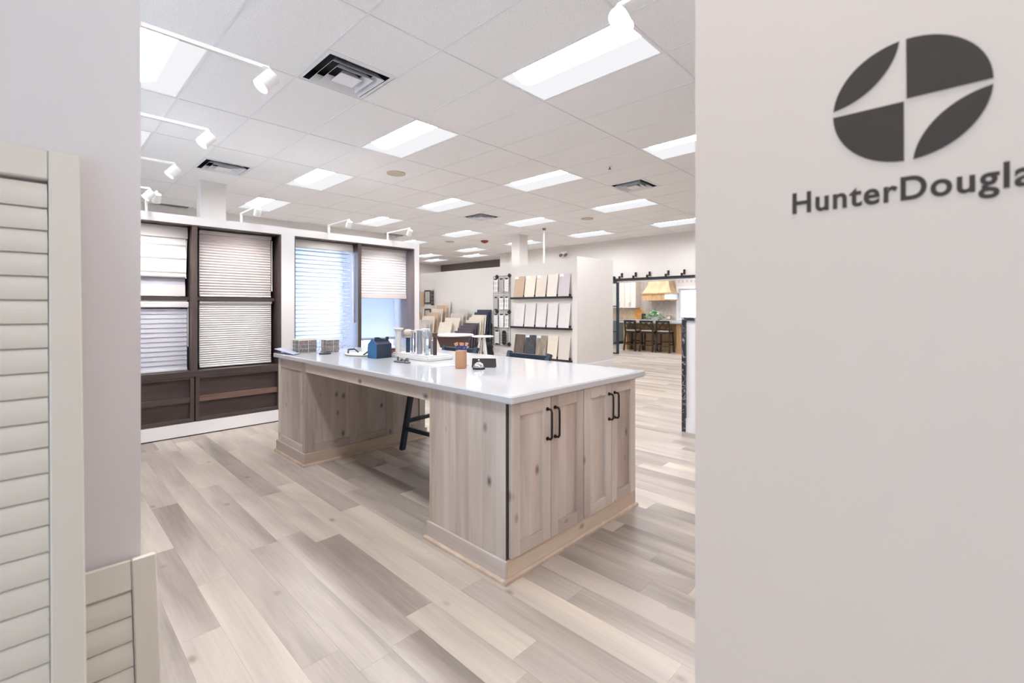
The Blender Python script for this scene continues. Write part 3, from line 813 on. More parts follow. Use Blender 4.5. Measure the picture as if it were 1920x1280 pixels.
for k, (xx, nm) in enumerate(((0.79, 'leftmost on top of the window display'), (1.635, 'second from the left on top of the window display'), (2.64, 'third from the left on top of the window display'), (3.49, 'rightmost on top of the window display'))):
    spot((xx, 5.80, 2.285), (0, -1), 0.52, (xx, 6.15, 1.1), 'white spotlight on a bent post, ' + nm)
spot((1.43, 0.31, 2.285), (0, 1), 0.52, (1.15, 0.2, 1.2), 'glaring white spotlight at the top centre by the emblem wall', power=8.0)

# ------------------------------------------------------------------ island
IX0, IX1, IY0, IY1 = 1.597, 2.815, 1.585, 4.565
ct = BB(1.573, 2.868, 1.518, 4.63, 0.870, 0.910, b=0.007).build('countertop', 'quartz')
tag(ct, 'glossy white quartz countertop spanning the whole island', 'countertop')
def plinth(par, x0, x1, y0, y1, sides):
    """skirting round a cabinet: board and floor bead on the listed sides"""
    for s in sides:
        o1, o2 = 0.014, 0.03
        if s == 'W': BB(x0 - o1, x0, y0 - o1, y1 + o1, 0, 0.104, b=0.002).build('plinth', 'alder_rail_y', par); MB().prism([(x0 - o1, 0), (x0 - o2, 0), (x0 - o2 + 0.002, 0.012), (x0 - o1 - 0.004, 0.02), (x0 - o1, 0.02)], 1, y0 - (o1 if 'S' in sides else o2), y1 + o2).build('shoe_bead', 'alder_edge', par)
        if s == 'S': BB(x0 - (0 if 'W' in sides else o1), x1 + (0 if 'E' in sides else o1), y0 - o1, y0, 0, 0.104, b=0.002).build('plinth', 'alder_rail_x', par); MB().prism([(y0 - o1, 0), (y0 - o2, 0), (y0 - o2 + 0.002, 0.012), (y0 - o1 - 0.004, 0.02), (y0 - o1, 0.02)], 0, x0 - o2, x1 + o2).build('shoe_bead', 'alder_edge', par)
        if s == 'E': BB(x1, x1 + o1, y0 - o1, y1 + o1, 0, 0.104, b=0.002).build('plinth', 'alder_rail_y', par)
        if s == 'N': BB(x0 - o1, x1 + o1, y1, y1 + o1, 0, 0.104, b=0.002).build('plinth', 'alder_rail_x', par)
near = thing('island_cabinet', (2.2, 1.88, 0), 'grey washed alder end cabinet with four shaker doors under the countertop', 'cabinet')
BY = 1.585
BX(IX0 + 0.012, IX1, BY, 2.182, 0.0, 0.870).build('carcass', 'dark_laminate', near)
BB(IX0, IX0 + 0.012, BY - 0.002, 2.182, 0.0, 0.868, b=0.001).build('side_panel', 'alder', near)
BX(IX0 - 0.001, IX0 + 0.02, 2.182, 2.20, 0.0, 0.869).build('edge_strip', 'alder_edge', near)
BX(IX0 + 0.02, IX1, 2.182, 2.196, 0.0, 0.869).build('inner_panel', 'alder_panel', near)
BX(IX1 - 0.001, IX1 + 0.012, BY, 2.196, 0.0, 0.868).build('back_panel', 'alder', near)
plinth(near, IX0, IX1, BY, 2.196, 'WSE')
def door(par, x0, x1, handle_side):
    z0, z1 = 0.108, 0.858
    y0, y1 = BY - 0.024, BY - 0.002
    st = 0.062
    m = MB()
    m.bbox(x0, x0 + st, y0, y1, z0, z1, b=0.0015).bbox(x1 - st, x1, y0, y1, z0, z1, b=0.0015)
    d = m.build('door', 'alder_stile', par)
    MB().bbox(x0 + st, x1 - st, y0, y1, z1 - st, z1, b=0.0012).build('rail', 'alder_rail', d)
    MB().bbox(x0 + st, x1 - st, y0, y1, z0, z0 + st, b=0.0012).build('rail', 'alder_rail', d)
    MB().box(x0 + st - 0.004, x1 - st + 0.004, y0 + 0.014, y1 - 0.001, z0 + st - 0.004, z1 - st + 0.004).build('panel', 'alder_panel', d)
    hx = x1 - 0.03 if handle_side == 'R' else x0 + 0.03
    zc = 0.72; hl = 0.078
    h = MB()
    for s in (-1, 1):
        z = zc + s * hl
        h.cyl((hx, y0, z), (hx, y0 - 0.006, z), 0.010, 0.010, 12).cyl((hx, y0 - 0.006, z), (hx, y0 - 0.026, z), 0.0055, 0.0055, 10)
    h.tube([(hx, y0 - 0.024, zc - hl), (hx, y0 - 0.032, zc - hl + 0.010), (hx, y0 - 0.033, zc), (hx, y0 - 0.032, zc + hl - 0.010), (hx, y0 - 0.024, zc + hl)], 0.0058, 10)
    h.build('handle', 'bronze_metal', d)
    return d
xs = [(1.618, 1.917, 'R'), (1.921, 2.216, 'L'), (2.224, 2.515, 'R'), (2.519, 2.812, 'L')]
for a, b2, s in xs: door(near, a, b2, s)
BX(IX0 + 0.001, 1.606, BY - 0.004, BY, 0.104, 0.868).build('corner_strip', 'dark_laminate', near)

far = thing('island_cabinet', (2.2, 4.26, 0), 'grey washed alder end cabinet with framed panels beyond the knee space', 'cabinet')
FYI = 3.955
BX(IX0 + 0.02, IX1 - 0.02, FYI + 0.02, IY1, 0, 0.870).build('carcass', 'alder', far)
def framed_w(par, x, y0, y1, z0, z1, st):
    BB(x, x + 0.02, y0, y0 + st, z0, z1, b=0.0015).build('stile', 'alder_stile', par); BB(x, x + 0.02, y1 - st, y1, z0, z1, b=0.0015).build('stile', 'alder_stile', par)
    BB(x, x + 0.02, y0 + st, y1 - st, z1 - st - 0.02, z1, b=0.0015).build('rail', 'alder_rail_y', par); BB(x, x + 0.02, y0 + st, y1 - st, z0, z0 + st, b=0.0015).build('rail', 'alder_rail_y', par)
    BX(x + 0.008, x + 0.02, y0 + st, y1 - st, z0 + st, z1 - st - 0.02).build('panel', 'alder', par)
framed_w(far, IX0, FYI, IY1, 0.10, 0.869, 0.06)
def framed_s(par, y, x0, x1, z0, z1, st, n):
    w = (x1 - x0 - st * (n + 1)) / n
    for k in range(n + 1):
        a = x0 + k * (w + st)
        BB(a, a + st, y, y + 0.02, z0, z1, b=0.0015).build('stile', 'alder_stile', par)
    for k in range(n):
        a = x0 + st + k * (w + st)
        BB(a, a + w, y, y + 0.02, z1 - st, z1, b=0.0012).build('rail', 'alder_rail', par)
        BB(a, a + w, y, y + 0.02, z0, z0 + st, b=0.0012).build('rail', 'alder_rail', par)
        BX(a, a + w, y + 0.009, y + 0.02, z0 + st, z1 - st).build('panel', 'alder_panel', par)
framed_s(far, FYI, IX0 + 0.021, IX1 - 0.001, 0.10, 0.869, 0.068, 3)
plinth(far, IX0, IX1, FYI, IY1, 'WSN')
BX(IX0 + 0.002, IX0 + 0.022, 2.201, FYI - 0.001, 0.792, 0.8695).build('apron', 'alder_rail_y', far)
BX(2.70, 2.72, 2.197, FYI - 0.001, 0.80, 0.8695).build('apron', 'alder_rail_y', far)

# counter stools tucked under the far side
def stool(loc, rz, label):
    t = thing('counter_stool', loc, label, 'stool', 'navy counter stools at the island')
    W = lambda m, n: (lambda o: o)(m.build(n, 'stool_navy', t))
    o = loc
    def L(x, y, z): return (o[0] + x, o[1] + y, o[2] + z)
    s = MB()
    # saddle seat, local +x is the back
    n = 8; pr = []
    for k in range(n + 1):
        u = -1 + 2 * k / n
        pr.append((o[1] + 0.22 * u, o[2] + 0.615 + 0.02 * u * u))
    pr += [(o[1] + 0.22, o[2] + 0.595), (o[1] - 0.22, o[2] + 0.595)]
    s.prism(pr, 0, o[0] - 0.2, o[0] + 0.2); W(s, 'seat')
    for sx in (-1, 1):
        for sy in (-1, 1):
            top = L(sx * 0.155, sy * 0.165, 0.60); bot = L(sx * 0.215, sy * 0.235, 0.0)
            W(MB().bar(top, bot, 0.042, 0.042, (1, 0, 0)), 'leg')
        W(MB().bar(L(sx * 0.165, -0.175, 0.545), L(sx * 0.165, 0.175, 0.545), 0.022, 0.075), 'apron')
        W(MB().bar(L(sx * 0.198, -0.2, 0.20), L(sx * 0.198, 0.2, 0.20), 0.024, 0.036), 'stretcher')
    for sy in (-1, 1):
        W(MB().bar(L(-0.16, sy * 0.178, 0.545), L(0.16, sy * 0.178, 0.545), 0.022, 0.075), 'apron')
        W(MB().bar(L(-0.19, sy * 0.2, 0.27), L(0.19, sy * 0.2, 0.27), 0.024, 0.036), 'stretcher')
        W(MB().bar(L(0.175, sy * 0.195, 0.60), L(0.325, sy * 0.222, 0.945), 0.034, 0.04, (0, 1, 0)), 'back_post')
    # curved top rail
    m = MB(); n = 8; vs = []
    for k in range(n + 1):
        u = -1 + 2 * k / n
        bow = 0.035 * (1 - u * u)
        for dx, z in ((-0.012, 0.845), (0.012, 0.845), (0.012, 0.935 - 0.006 * (1 - u * u)), (-0.012, 0.935 - 0.006 * (1 - u * u))):
            vs.append(L(0.305 + bow + dx, 0.205 * u, z))
    fs = [(4 * k + a, 4 * k + (a + 1) % 4, 4 * k + 4 + (a + 1) % 4, 4 * k + 4 + a) for k in range(n) for a in range(4)]
    m.add(vs, fs); W(m, 'top_rail')
    m = MB()
    for u in (-0.5, 0, 0.5): m.bar(L(0.185, 0.2 * u * 1.6, 0.61), L(0.30 + 0.03, 0.2 * u * 1.8, 0.85), 0.03, 0.012, (0, 1, 0))
    W(m, 'back_slats')
    t.rotation_euler = (0, 0, rz)
    return t
stool((2.655, 3.55, 0), 0.10, 'navy counter stool seen through the knee space, far one of two')
stool((2.66, 2.66, 0), 0.03, 'navy counter stool tucked behind the near end of the island')

# ------------------------------------------------------------------ things on the countertop
CT = 0.910
t = thing('house_box', (2.06, 3.53, CT), 'blue house shaped carton with gabled top on the countertop', 'box')
hx0, hx1, hy0, hy1 = -0.032, 0.058, -0.075, 0.075
ang = math.radians(-16)
def hb(pts): return pts
# local frame: gable faces -x
gab = [(hy0, 0), (hy1, 0), (hy1, 0.125), (0.028, 0.165), (0.0, 0.165), (-0.028, 0.165), (hy0, 0.125)]
m = MB().prism([(a + 3.53, b + CT) for a, b in [(-0.06, 0), (0.06, 0), (0.06, 0.118), (0.0, 0.166), (-0.06, 0.118)]], 0, 1.982, 1.986); m.build('gable_end', 'navy_card_lit', t)  # light falling on the gable is put into its brighter blue
m = MB().prism([(a + 3.53, b + CT) for a, b in [(-0.06, 0), (0.06, 0), (0.06, 0.118), (0.0, 0.162), (-0.06, 0.118)]], 0, 1.986, 2.135); m.build('body', 'navy_card', t)
MB().hexa([(1.99, 3.50, CT + 0.135), (2.13, 3.50, CT + 0.135), (2.13, 3.505, CT + 0.135), (1.99, 3.505, CT + 0.135)], [(1.99, 3.50, CT + 0.176), (2.025, 3.50, CT + 0.176), (2.025, 3.505, CT + 0.176), (1.99, 3.505, CT + 0.176)]).build('flap', 'navy_card', t)
MB().box(2.10, 2.13, 3.50, 3.505, CT + 0.135, CT + 0.176).build('flap', 'navy_card', t)
t.rotation_euler = (0, 0, math.radians(6)); t.location.x -= 0.012
t = thing('tape_case', (2.2, 3.585, CT), 'small red and black case beside the blue house carton', 'case')
BB(2.165, 2.22, 3.545, 3.625, CT, CT + 0.055, b=0.006).build('body', 'red_card', t)
BB(2.17, 2.24, 3.55, 3.62, CT + 0.055, CT + 0.066, b=0.003).build('lid', 'black_leather', t)
t = thing('serving_tray', (2.05, 3.86, CT), 'white oval tray with dark handles behind the blue house carton', 'tray')
m = MB(); n = 24; vs = []
for r, z in ((0.9, 0.002), (1.0, 0.014), (0.97, 0.014), (0.87, 0.006)):
    vs += [(2.05 + 0.13 * r * math.cos(2 * PI * k / n), 3.86 + 0.19 * r * math.sin(2 * PI * k / n), CT + z) for k in range(n)]
m.add(vs, [(a * n + k, a * n + (k + 1) % n, (a + 1) * n + (k + 1) % n, (a + 1) * n + k) for a in range(3) for k in range(n)], True)
m.add(vs[-n:], [tuple(range(n))]); m.add(vs[:n], [tuple(range(n))[::-1]])
m.build('dish', 'rod_white', t)
for yy in (-0.14, 0.14): MB().tube([(2.0, 3.86 + yy, CT + 0.012), (2.02, 3.86 + yy * 1.25, CT + 0.04), (2.08, 3.86 + yy * 1.25, CT + 0.04), (2.10, 3.86 + yy, CT + 0.012)], 0.007).build('handle', 'black_leather', t)

# drapery rod samples in a white stand
t = thing('rod_stand', (2.28, 3.22, CT), 'low white stand holding upright curtain rod samples', 'stand')
BB(2.148, 2.40, 2.985, 3.515, CT, CT + 0.030, b=0.004).build('base', 'rod_white', t)
BB(2.153, 2.38, 3.0, 3.50, CT + 0.030, CT + 0.042, b=0.003).build('step', 'rod_white', t)
ZB = CT + 0.042
def rod(x, y, r, h, mat, finial, fmat, label):
    x -= 0.02; y += 0.028; r *= 1.2
    t = thing('curtain_rod', (x, y, ZB), label, 'curtain rod', 'curtain rod samples in the white stand')
    MB().cyl((x, y, ZB), (x, y, ZB + h), r, r, 18).build('pole', mat, t)
    z = ZB + h
    P = {'capital': [(r, 0), (r * 1.1, 0.004), (r * 1.3, 0.012), (r * 1.75, 0.02), (r * 1.75, 0.028), (0, 0.029)],
         'ball': [(r * 1.05, 0), (r * 1.9, 0.004), (r * 1.9, 0.012), (r * 1.2, 0.016), (r * 1.9, 0.024), (r * 2.35, 0.04), (r * 2.1, 0.058), (r * 1.2, 0.07), (0, 0.073)],
         'disc': [(r, 0), (r * 2.6, 0.002), (r * 2.6, 0.01), (0, 0.011)],
         'knob': [(r, 0), (r * 1.7, 0.006), (r * 1.7, 0.012), (r * 1.1, 0.016), (r * 1.6, 0.026), (r * 1.1, 0.036), (0, 0.038)],
         'flat': [(r, 0), (r * 1.2, 0.002), (r * 1.2, 0.006), (0, 0.0065)]}
    if finial == 'crystal':
        MB().lathe([(r, 0), (r * 1.8, 0.012), (r * 2.6, 0.035), (r * 1.9, 0.058), (r * 0.7, 0.07), (0, 0.07)], (x, y, z), 7).build('finial', fmat, t)
        t.children[-1].data.polygons.foreach_set('use_smooth', [False] * len(t.children[-1].data.polygons))
    else: MB().lathe(P[finial], (x, y, z), 18).build('finial', fmat, t)
    return t
rod(2.205, 3.435, 0.021, 0.178, 'rod_white', 'capital', 'rod_white', 'thick white curtain rod sample with flared cap, leftmost in the stand')
rod(2.26, 3.37, 0.015, 0.125, 'rod_blue', 'ball', 'rod_taupe', 'dark blue curtain rod sample with a fat cream ball finial')
rod(2.31, 3.35, 0.009, 0.16, 'rod_blue', 'flat', 'rod_blue', 'slim dark blue curtain rod sample behind the clear ones')
rod(2.245, 3.275, 0.012, 0.185, 'acrylic', 'flat', 'chrome', 'clear acrylic curtain rod sample beside the cream ball finial')
rod(2.28, 3.235, 0.013, 0.185, 'rod_taupe', 'disc', 'rod_white', 'taupe curtain rod sample under a wide flat white cap')
rod(2.245, 3.175, 0.019, 0.19, 'brushed_steel', 'flat', 'brushed_steel', 'thick brushed steel curtain rod sample in the middle of the stand')
rod(2.31, 3.185, 0.012, 0.195, 'rod_white', 'disc', 'rod_white', 'white curtain rod sample with a wide flat cap behind the steel one')
rod(2.26, 3.11, 0.011, 0.18, 'acrylic', 'flat', 'brushed_steel', 'clear acrylic curtain rod sample right of the steel one')
rod(2.235, 3.065, 0.014, 0.135, 'acrylic', 'crystal', 'acrylic', 'clear curtain rod sample with a faceted crystal finial')
rod(2.285, 3.06, 0.011, 0.11, 'brushed_steel', 'flat', 'chrome', 'short steel curtain rod sample behind the crystal finial')
rod(2.27, 3.0, 0.013, 0.145, 'rod_bronze', 'knob', 'rod_bronze', 'dark bronze curtain rod sample with a round knob, rightmost in the stand')

t = thing('rod_bracket', (1.99, 3.09, CT), 'pewter rod bracket lying in front of the white stand', 'bracket')
BB(1.965, 2.005, 3.0, 3.18, CT, CT + 0.012, b=0.003).build('plate', 'grey_pewter', t)
MB().cyl((1.985, 3.15, CT + 0.01), (1.985, 3.15, CT + 0.04), 0.008).build('pin', 'grey_pewter', t)
MB().tube([(1.985, 3.11, CT + 0.014), (1.985, 3.08, CT + 0.03), (1.985, 3.05, CT + 0.02), (1.985, 3.02, CT + 0.034), (1.99, 3.01, CT + 0.014)], 0.009).build('scroll', 'grey_pewter', t)
t = thing('sample_booklet', (2.09, 2.73, CT), 'open white booklet lying left of the brush block', 'booklet')
MB().hexa([(1.985, 2.66, CT), (2.14, 2.60, CT), (2.17, 2.75, CT), (2.015, 2.81, CT)], [(1.985, 2.66, CT + 0.006), (2.14, 2.60, CT + 0.010), (2.17, 2.75, CT + 0.010), (2.015, 2.81, CT + 0.006)]).build('pages', 'paper', t)
MB().hexa([(2.14, 2.60, CT + 0.01), (2.21, 2.57, CT + 0.001), (2.24, 2.72, CT + 0.001), (2.17, 2.75, CT + 0.01)], [(2.14, 2.60, CT + 0.013), (2.21, 2.57, CT + 0.006), (2.24, 2.72, CT + 0.006), (2.17, 2.75, CT + 0.013)]).build('cover', 'clipboard_grey', t)
# wooden block with brushes
t = thing('brush_block', (2.085, 2.505, CT), 'square wooden cup of blue brushes on the countertop', 'pen cup')
m = MB(); m.bbox(2.05, 2.12, 2.47, 2.54, CT, CT + 0.125, b=0.003); m.build('block', 'block_wood', t)
t.rotation_euler = (0, 0, math.radians(40))
for k, (dx, dy, lx, ly, h) in enumerate(((-0.018, 0.015, -0.01, 0.012, 0.05), (-0.01, 0.022, -0.004, 0.012, 0.052), (0.006, 0.006, 0.0, 0.004, 0.052), (0.012, 0.0, 0.003, 0.0, 0.05), (0.018, -0.02, 0.01, -0.012, 0.05))):
    x, y = 2.085 + dx, 2.505 + dy
    b2 = thing('paint_brush', (x, y, CT + 0.126), 'blue brush with orange tip, %s of five in the wooden cup' % ['leftmost', 'second from left', 'third from left', 'fourth from left', 'rightmost'][k], 'brush', 'blue brushes in the wooden cup')
    MB().cyl((x, y, CT + 0.126), (x + lx * 0.6, y + ly * 0.6, CT + 0.126 + h * 0.6), 0.007, 0.009, 10).build('handle', 'brush_blue', b2)
    MB().cyl((x + lx * 0.6, y + ly * 0.6, CT + 0.126 + h * 0.6), (x + lx, y + ly, CT + 0.126 + h), 0.009, 0.012, 10).build('tip', 'brush_tip', b2)
# bell and leather card holder
t = thing('service_bell', (2.135, 2.375, CT), 'chrome service bell beside the wooden cup', 'bell')
MB().lathe([(0.042, 0), (0.044, 0.006), (0.040, 0.012)], (2.135, 2.375, CT), 24).build('base', 'black_metal', t)
MB().lathe([(0.040, 0.013), (0.038, 0.022), (0.03, 0.036), (0.016, 0.045), (0.005, 0.048)], (2.135, 2.375, CT), 24).build('dome', 'chrome', t)
MB().lathe([(0.003, 0.046), (0.003, 0.058), (0.007, 0.060), (0.006, 0.066), (0, 0.068)], (2.135, 2.375, CT), 12).build('plunger', 'chrome', t)
t = thing('card_holder', (2.24, 2.42, CT), 'dark leather tent card behind the chrome bell', 'card holder')
u = Vector((0.62, -0.78, 0)); w = Vector((0.78, 0.62, 0)); c = Vector((2.235, 2.43, CT))
def strip(a, b, th, mat, nm):
    m = MB(); L = 0.085
    q = [c + u * s * L + d for s in (-1, 1) for d in (a, b)]
    n = (b - a).cross(u).normalized() * th
    m.hexa([q[0], q[2], q[2] + n, q[0] + n], [q[1], q[3], q[3] + n, q[1] + n]); m.build(nm, mat, t)
strip(w * -0.028 + Vector((0, 0, 0)), Vector((0, 0, 0.062)), 0.003, 'black_leather', 'front_leaf')
strip(w * 0.028 + Vector((0, 0, 0)), Vector((0, 0, 0.062)), -0.003, 'black_leather', 'back_leaf')
# clipboard and sample racks at the far end
t = thing('clipboard', (1.63, 4.44, CT), 'thin grey clipboard tilted on the far corner of the countertop', 'clipboard')
MB().hexa([(1.59, 4.56, CT + 0.001), (1.66, 4.58, CT + 0.001), (1.685, 4.30, CT + 0.001), (1.615, 4.28, CT + 0.001)], [(1.59, 4.56, CT + 0.004), (1.66, 4.58, CT + 0.004), (1.685, 4.30, CT + 0.004), (1.615, 4.28, CT + 0.004)]).build('back_sheet', 'brush_blue', t)
MB().hexa([(1.58, 4.62, CT + 0.034), (1.66, 4.66, CT + 0.038), (1.69, 4.31, CT + 0.006), (1.61, 4.25, CT + 0.006)], [(1.58, 4.62, CT + 0.038), (1.66, 4.66, CT + 0.042), (1.69, 4.31, CT + 0.010), (1.61, 4.25, CT + 0.010)]).build('board', 'clipboard_grey', t)
rr = random.Random(3)
ORDW = 'first second third fourth fifth sixth seventh eighth ninth tenth eleventh twelfth thirteenth fourteenth fifteenth sixteenth'.split()
def wire_rack(x, y, hx, hy, label):
    t = thing('wire_rack', (x, y, CT), label, 'wire rack', 'wire racks of swatches on the island')
    w = MB(); hz = 0.125
    for sx in (-1, 0, 1):
        w.tube([(x + sx * hx, y - hy, CT + 0.004), (x + sx * hx, y - hy, CT + hz)], 0.002, 6); w.tube([(x + sx * hx, y + hy, CT + 0.004), (x + sx * hx, y + hy, CT + hz)], 0.002, 6)
    for sy in (-1, 0, 1):
        w.tube([(x - hx, y + sy * hy, CT + 0.004), (x - hx, y + sy * hy, CT + hz)], 0.002, 6)
    for z in (0.004, hz): w.tube([(x - hx, y - hy, CT + z), (x + hx, y - hy, CT + z), (x + hx, y + hy, CT + z), (x - hx, y + hy, CT + z), (x - hx, y - hy, CT + z)], 0.0022, 6)
    w.build('wire_frame', 'rod_white', t)
    return t
for n, (x, y, hx, hy, nm) in enumerate(((1.785, 4.435, 0.088, 0.09, 'left'), (1.955, 4.27, 0.068, 0.07, 'right'))):
    wire_rack(x, y, hx, hy, 'white wire rack of grey swatches, %s one of two' % nm)
    z = CT + 0.006
    for k in range(16):
        th = 0.0072; dx = rr.uniform(-0.003, 0.003); dy = rr.uniform(-0.004, 0.004)
        s = BX(x - hx + 0.008 + dx, x + hx - 0.008 + dx, y - hy + 0.009 + dy, y + hy - 0.009 + dy, z, z + th - 0.0012).build('swatch_card', 'sample_grey' if (k * 7 + n) % 5 else 'sample_beige')
        tag(s, 'fabric swatch card in the %s wire rack, %s from the bottom' % (nm, ORDW[k]), 'swatch card', 'swatch cards in the wire racks')
        z += th
t = thing('swatch_ring', (1.86, 4.165, CT), 'dark flat ring binder lying before the right wire rack', 'binder')
MB().lathe([(0.0, 0), (0.05, 0), (0.055, 0.006), (0.05, 0.012), (0, 0.012)], (1.86, 4.165, CT), 20).build('pad', 'navy_card', t)
MB().cyl((1.83, 4.165, CT + 0.012), (1.83, 4.165, CT + 0.016), 0.012).build('ring', 'chrome', t)

# ------------------------------------------------------------------ leaning shutters at the left
def shutter(base_y, lean, x0, x1, h, label, stile, rail_top, rail_bot, pitch, xz=0.0):
    t = thing('louvre_shutter', ((x0 + x1) / 2, base_y, 0.0), label, 'shutter', 'cream shutters leaning on the left wall')
    o = ((x0 + x1) / 2, base_y, 0.0)
    th = 0.028
    def B(xa, xb, ya, yb, za, zb, nm, b=0.003): BB(xa, xb, base_y + ya, base_y + yb, za, zb, b=b).build(nm, 'shutter_paint', t)
    B(x0, x0 + stile, 0, th, 0, h, 'stile'); B(x1 - stile, x1, 0, th, 0, h, 'stile')
    B(x0 + stile, x1 - stile, 0.004, th - 0.004, h - rail_top, h, 'rail'); B(x0 + stile, x1 - stile, 0.004, th - 0.004, 0, rail_bot, 'rail')
    z = rail_bot + pitch / 2
    while z < h - rail_top - 0.2 * pitch:
        # lens-shaped blade closed nearly flat
        pr = []
        for k in range(9):
            u = -1 + 2 * k / 8
            pr.append((u, 0.005 * (1 - u * u) + 0.001))
        poly = [(u, v) for u, v in pr] + [(u, -v) for u, v in reversed(pr)]
        a = math.radians(8)
        pts = []
        for u, v in poly:
            l = u * pitch * 0.56
            yy = l * math.sin(a) * -1 + v * math.cos(a); zz = l * math.cos(a) + v * math.sin(a)
            pts.append((base_y + th / 2 - yy * 1.0, z + zz))
        MB().prism(pts, 0, x0 + stile + 0.002, x1 - stile - 0.002).build('louvre', 'shutter_paint', t)
        z += pitch
    t.rotation_euler = (-lean, 0, 0)
    return t
shutter(1.265, math.radians(10.3), -0.62, 0.083, 1.74, 'tall cream louvre shutter leaning on the left wall', 0.055, 0.075, 0.10, 0.0555)
shutter(1.395, math.radians(14.0), -0.42, 0.234, 0.69, 'short cream louvre shutter leaning low behind the tall one', 0.052, 0.075, 0.09, 0.0585)

# ------------------------------------------------------------------ emblem and lettering on the right wall
LX = 0.88
sg = thing('wall_sign', (LX, 0.05, 1.45), 'dark brown round emblem and lettering printed on the warm grey wall', 'sign')
EC = (0.0545, 1.6315); ER = 0.088; GP = 0.003
def emblem(poly, nm='emblem_piece'):
    m = MB()
    m.prism(poly, 0, LX - 0.0012, LX - 0.0001); m.build(nm, 'print_brown', sg)
def arc(a0, a1, n=14): return [(EC[0] + ER * math.cos(math.radians(a0 + (a1 - a0) * k / n)), EC[1] + ER * math.sin(math.radians(a0 + (a1 - a0) * k / n))) for k in range(n + 1)]
# as seen from the camera +Y is left, so the right hand quarter lies at -Y
emblem([(EC[0] - 0.0005, EC[1] + 0.0015)] + arc(90.0, 179.0))
emblem([(EC[0] + 0.0025, EC[1] - 0.0015)] + arc(271.5, 359.0))
def leaf(a0, a1):
    P = arc(a0, a1, 16)
    A, B = Vector(P[0]), Vector(P[-1]); d = (B - A).normalized()
    R = []
    for q in P:
        w = Vector(q) - A; pl = d * w.dot(d); pp = w - pl
        R.append(tuple(A + pl - pp * 0.92))
    emblem(P + R[1:-1][::-1])
leaf(5, 85); leaf(184, 265)
fc = bpy.data.curves.new('lettering', 'FONT'); fc.body = 'HunterDouglas'; fc.size = 0.0475; fc.offset = 0.0011; fc.space_character = 1.10; fc.extrude = 0.0004
fo_ = bpy.data.objects.new('lettering_src', fc); COL.objects.link(fo_)
dg = bpy.context.evaluated_depsgraph_get()
me = bpy.data.meshes.new_from_object(fo_.evaluated_get(dg))
bpy.data.objects.remove(fo_)
xs_ = [v.co.x for v in me.vertices]; wtot = max(xs_) - min(xs_)
me.materials.clear(); me.materials.append(MATS['print_brown'])
sx = 0.287 / wtot
for v in me.vertices:
    lx, ly, lz = v.co
    v.co = (-lz - 0.0005, -(lx - min(xs_)) * sx + 0.199 - 0.05, ly + 1.487 - 1.45)
lo = bpy.data.objects.new('lettering', me); COL.objects.link(lo); lo.parent = sg

# ------------------------------------------------------------------ black marble pony wall at right
t = thing('pony_wall', (4.95, 1.2, 0), 'low white wall edged in black veined marble at the right', 'half wall')
BX(4.885, 5.02, -0.4, 2.105, 0, 1.196).build('core', 'trim_white', t)
BX(4.86, 5.05, -0.4, 2.146, 1.196, 1.228).build('cap', 'black_marble', t)
BX(4.86, 5.05, 2.105, 2.146, 0, 1.196).build('end_slab', 'black_marble', t)
BX(4.868, 4.885, -0.4, 2.115, 0, 0.15).build('skirting', 'trim_white', t)

# ------------------------------------------------------------------ tile shelves on the partition
PXF = 7.985
TY = [(7.567, 7.259), (7.25, 6.922), (6.906, 6.592), (6.577, 6.277), (6.262, 5.946)]
rows = [(1.583, 0.50, ['tile_tan', 'tile_cream', 'tile_sand', 'tile_bone', 'tile_grey'], ['tan', 'cream', 'sand', 'streaked bone', 'pale grey'], 'top'),
        (0.905, 0.535, ['tile_gloss'] * 5, ['first glossy white', 'second glossy white', 'third glossy white', 'fourth glossy white', 'fifth glossy white'], 'middle'),
        (0.225, 0.50, ['tile_walnut', 'tile_slate', 'tile_zebra', 'tile_cream', 'tile_beige'], ['dark brown', 'charcoal veined', 'striped taupe', 'cream', 'beige'], 'bottom')]
for z, h, ms, nm, rn in rows:
    t = thing('tile_ledge', (PXF - 0.05, 6.77, z - 0.045), 'narrow black tile ledge, %s of three on the partition' % rn, 'shelf', 'black tile ledges')
    BX(PXF - 0.10, PXF - 0.001, 5.885, 7.66, z - 0.045, z - 0.012).build('tray', 'black_metal', t)
    BX(PXF - 0.105, PXF - 0.10, 5.885, 7.66, z - 0.045, z).build('lip', 'black_metal', t)
    for k, (ya, yb) in enumerate(TY):
        if k: ya -= 0.024
        zc = z - 0.012
        BX(PXF - 0.10, PXF - 0.04, yb - 0.026, yb - 0.012, zc, zc + 0.06).build('divider', 'black_metal', t)
        p = thing('sample_tile', (PXF - 0.07, (ya + yb) / 2, zc), '%s tile panel on the %s black ledge' % (nm[k], rn), 'tile', 'tile panels on the black ledges')
        MB().hexa([(PXF - 0.092, ya, zc), (PXF - 0.092, yb, zc), (PXF - 0.082, yb, zc), (PXF - 0.082, ya, zc)],
                  [(PXF - 0.014, ya, zc + h), (PXF - 0.014, yb, zc + h), (PXF - 0.004, yb, zc + h), (PXF - 0.004, ya, zc + h)]).build('slab', ms[k], p)
        if (rn, k) in (('top', 0), ('top', 2), ('top', 4), ('bottom', 1), ('bottom', 2), ('top', 1)):
            z1 = zc + h * 0.995; z0 = zc + h * 0.88
            xa = PXF - 0.092 + 0.078 * 0.88 - 0.003; xb = PXF - 0.092 + 0.078 * 0.995 - 0.003
            MB().hexa([(xa, ya, z0), (xa, ya - 0.11, z0), (xa + 0.002, ya - 0.11, z0), (xa + 0.002, ya, z0)], [(xb, ya, z1), (xb, ya - 0.11, z1), (xb + 0.002, ya - 0.11, z1), (xb + 0.002, ya, z1)]).build('price_tag', 'paper', p)

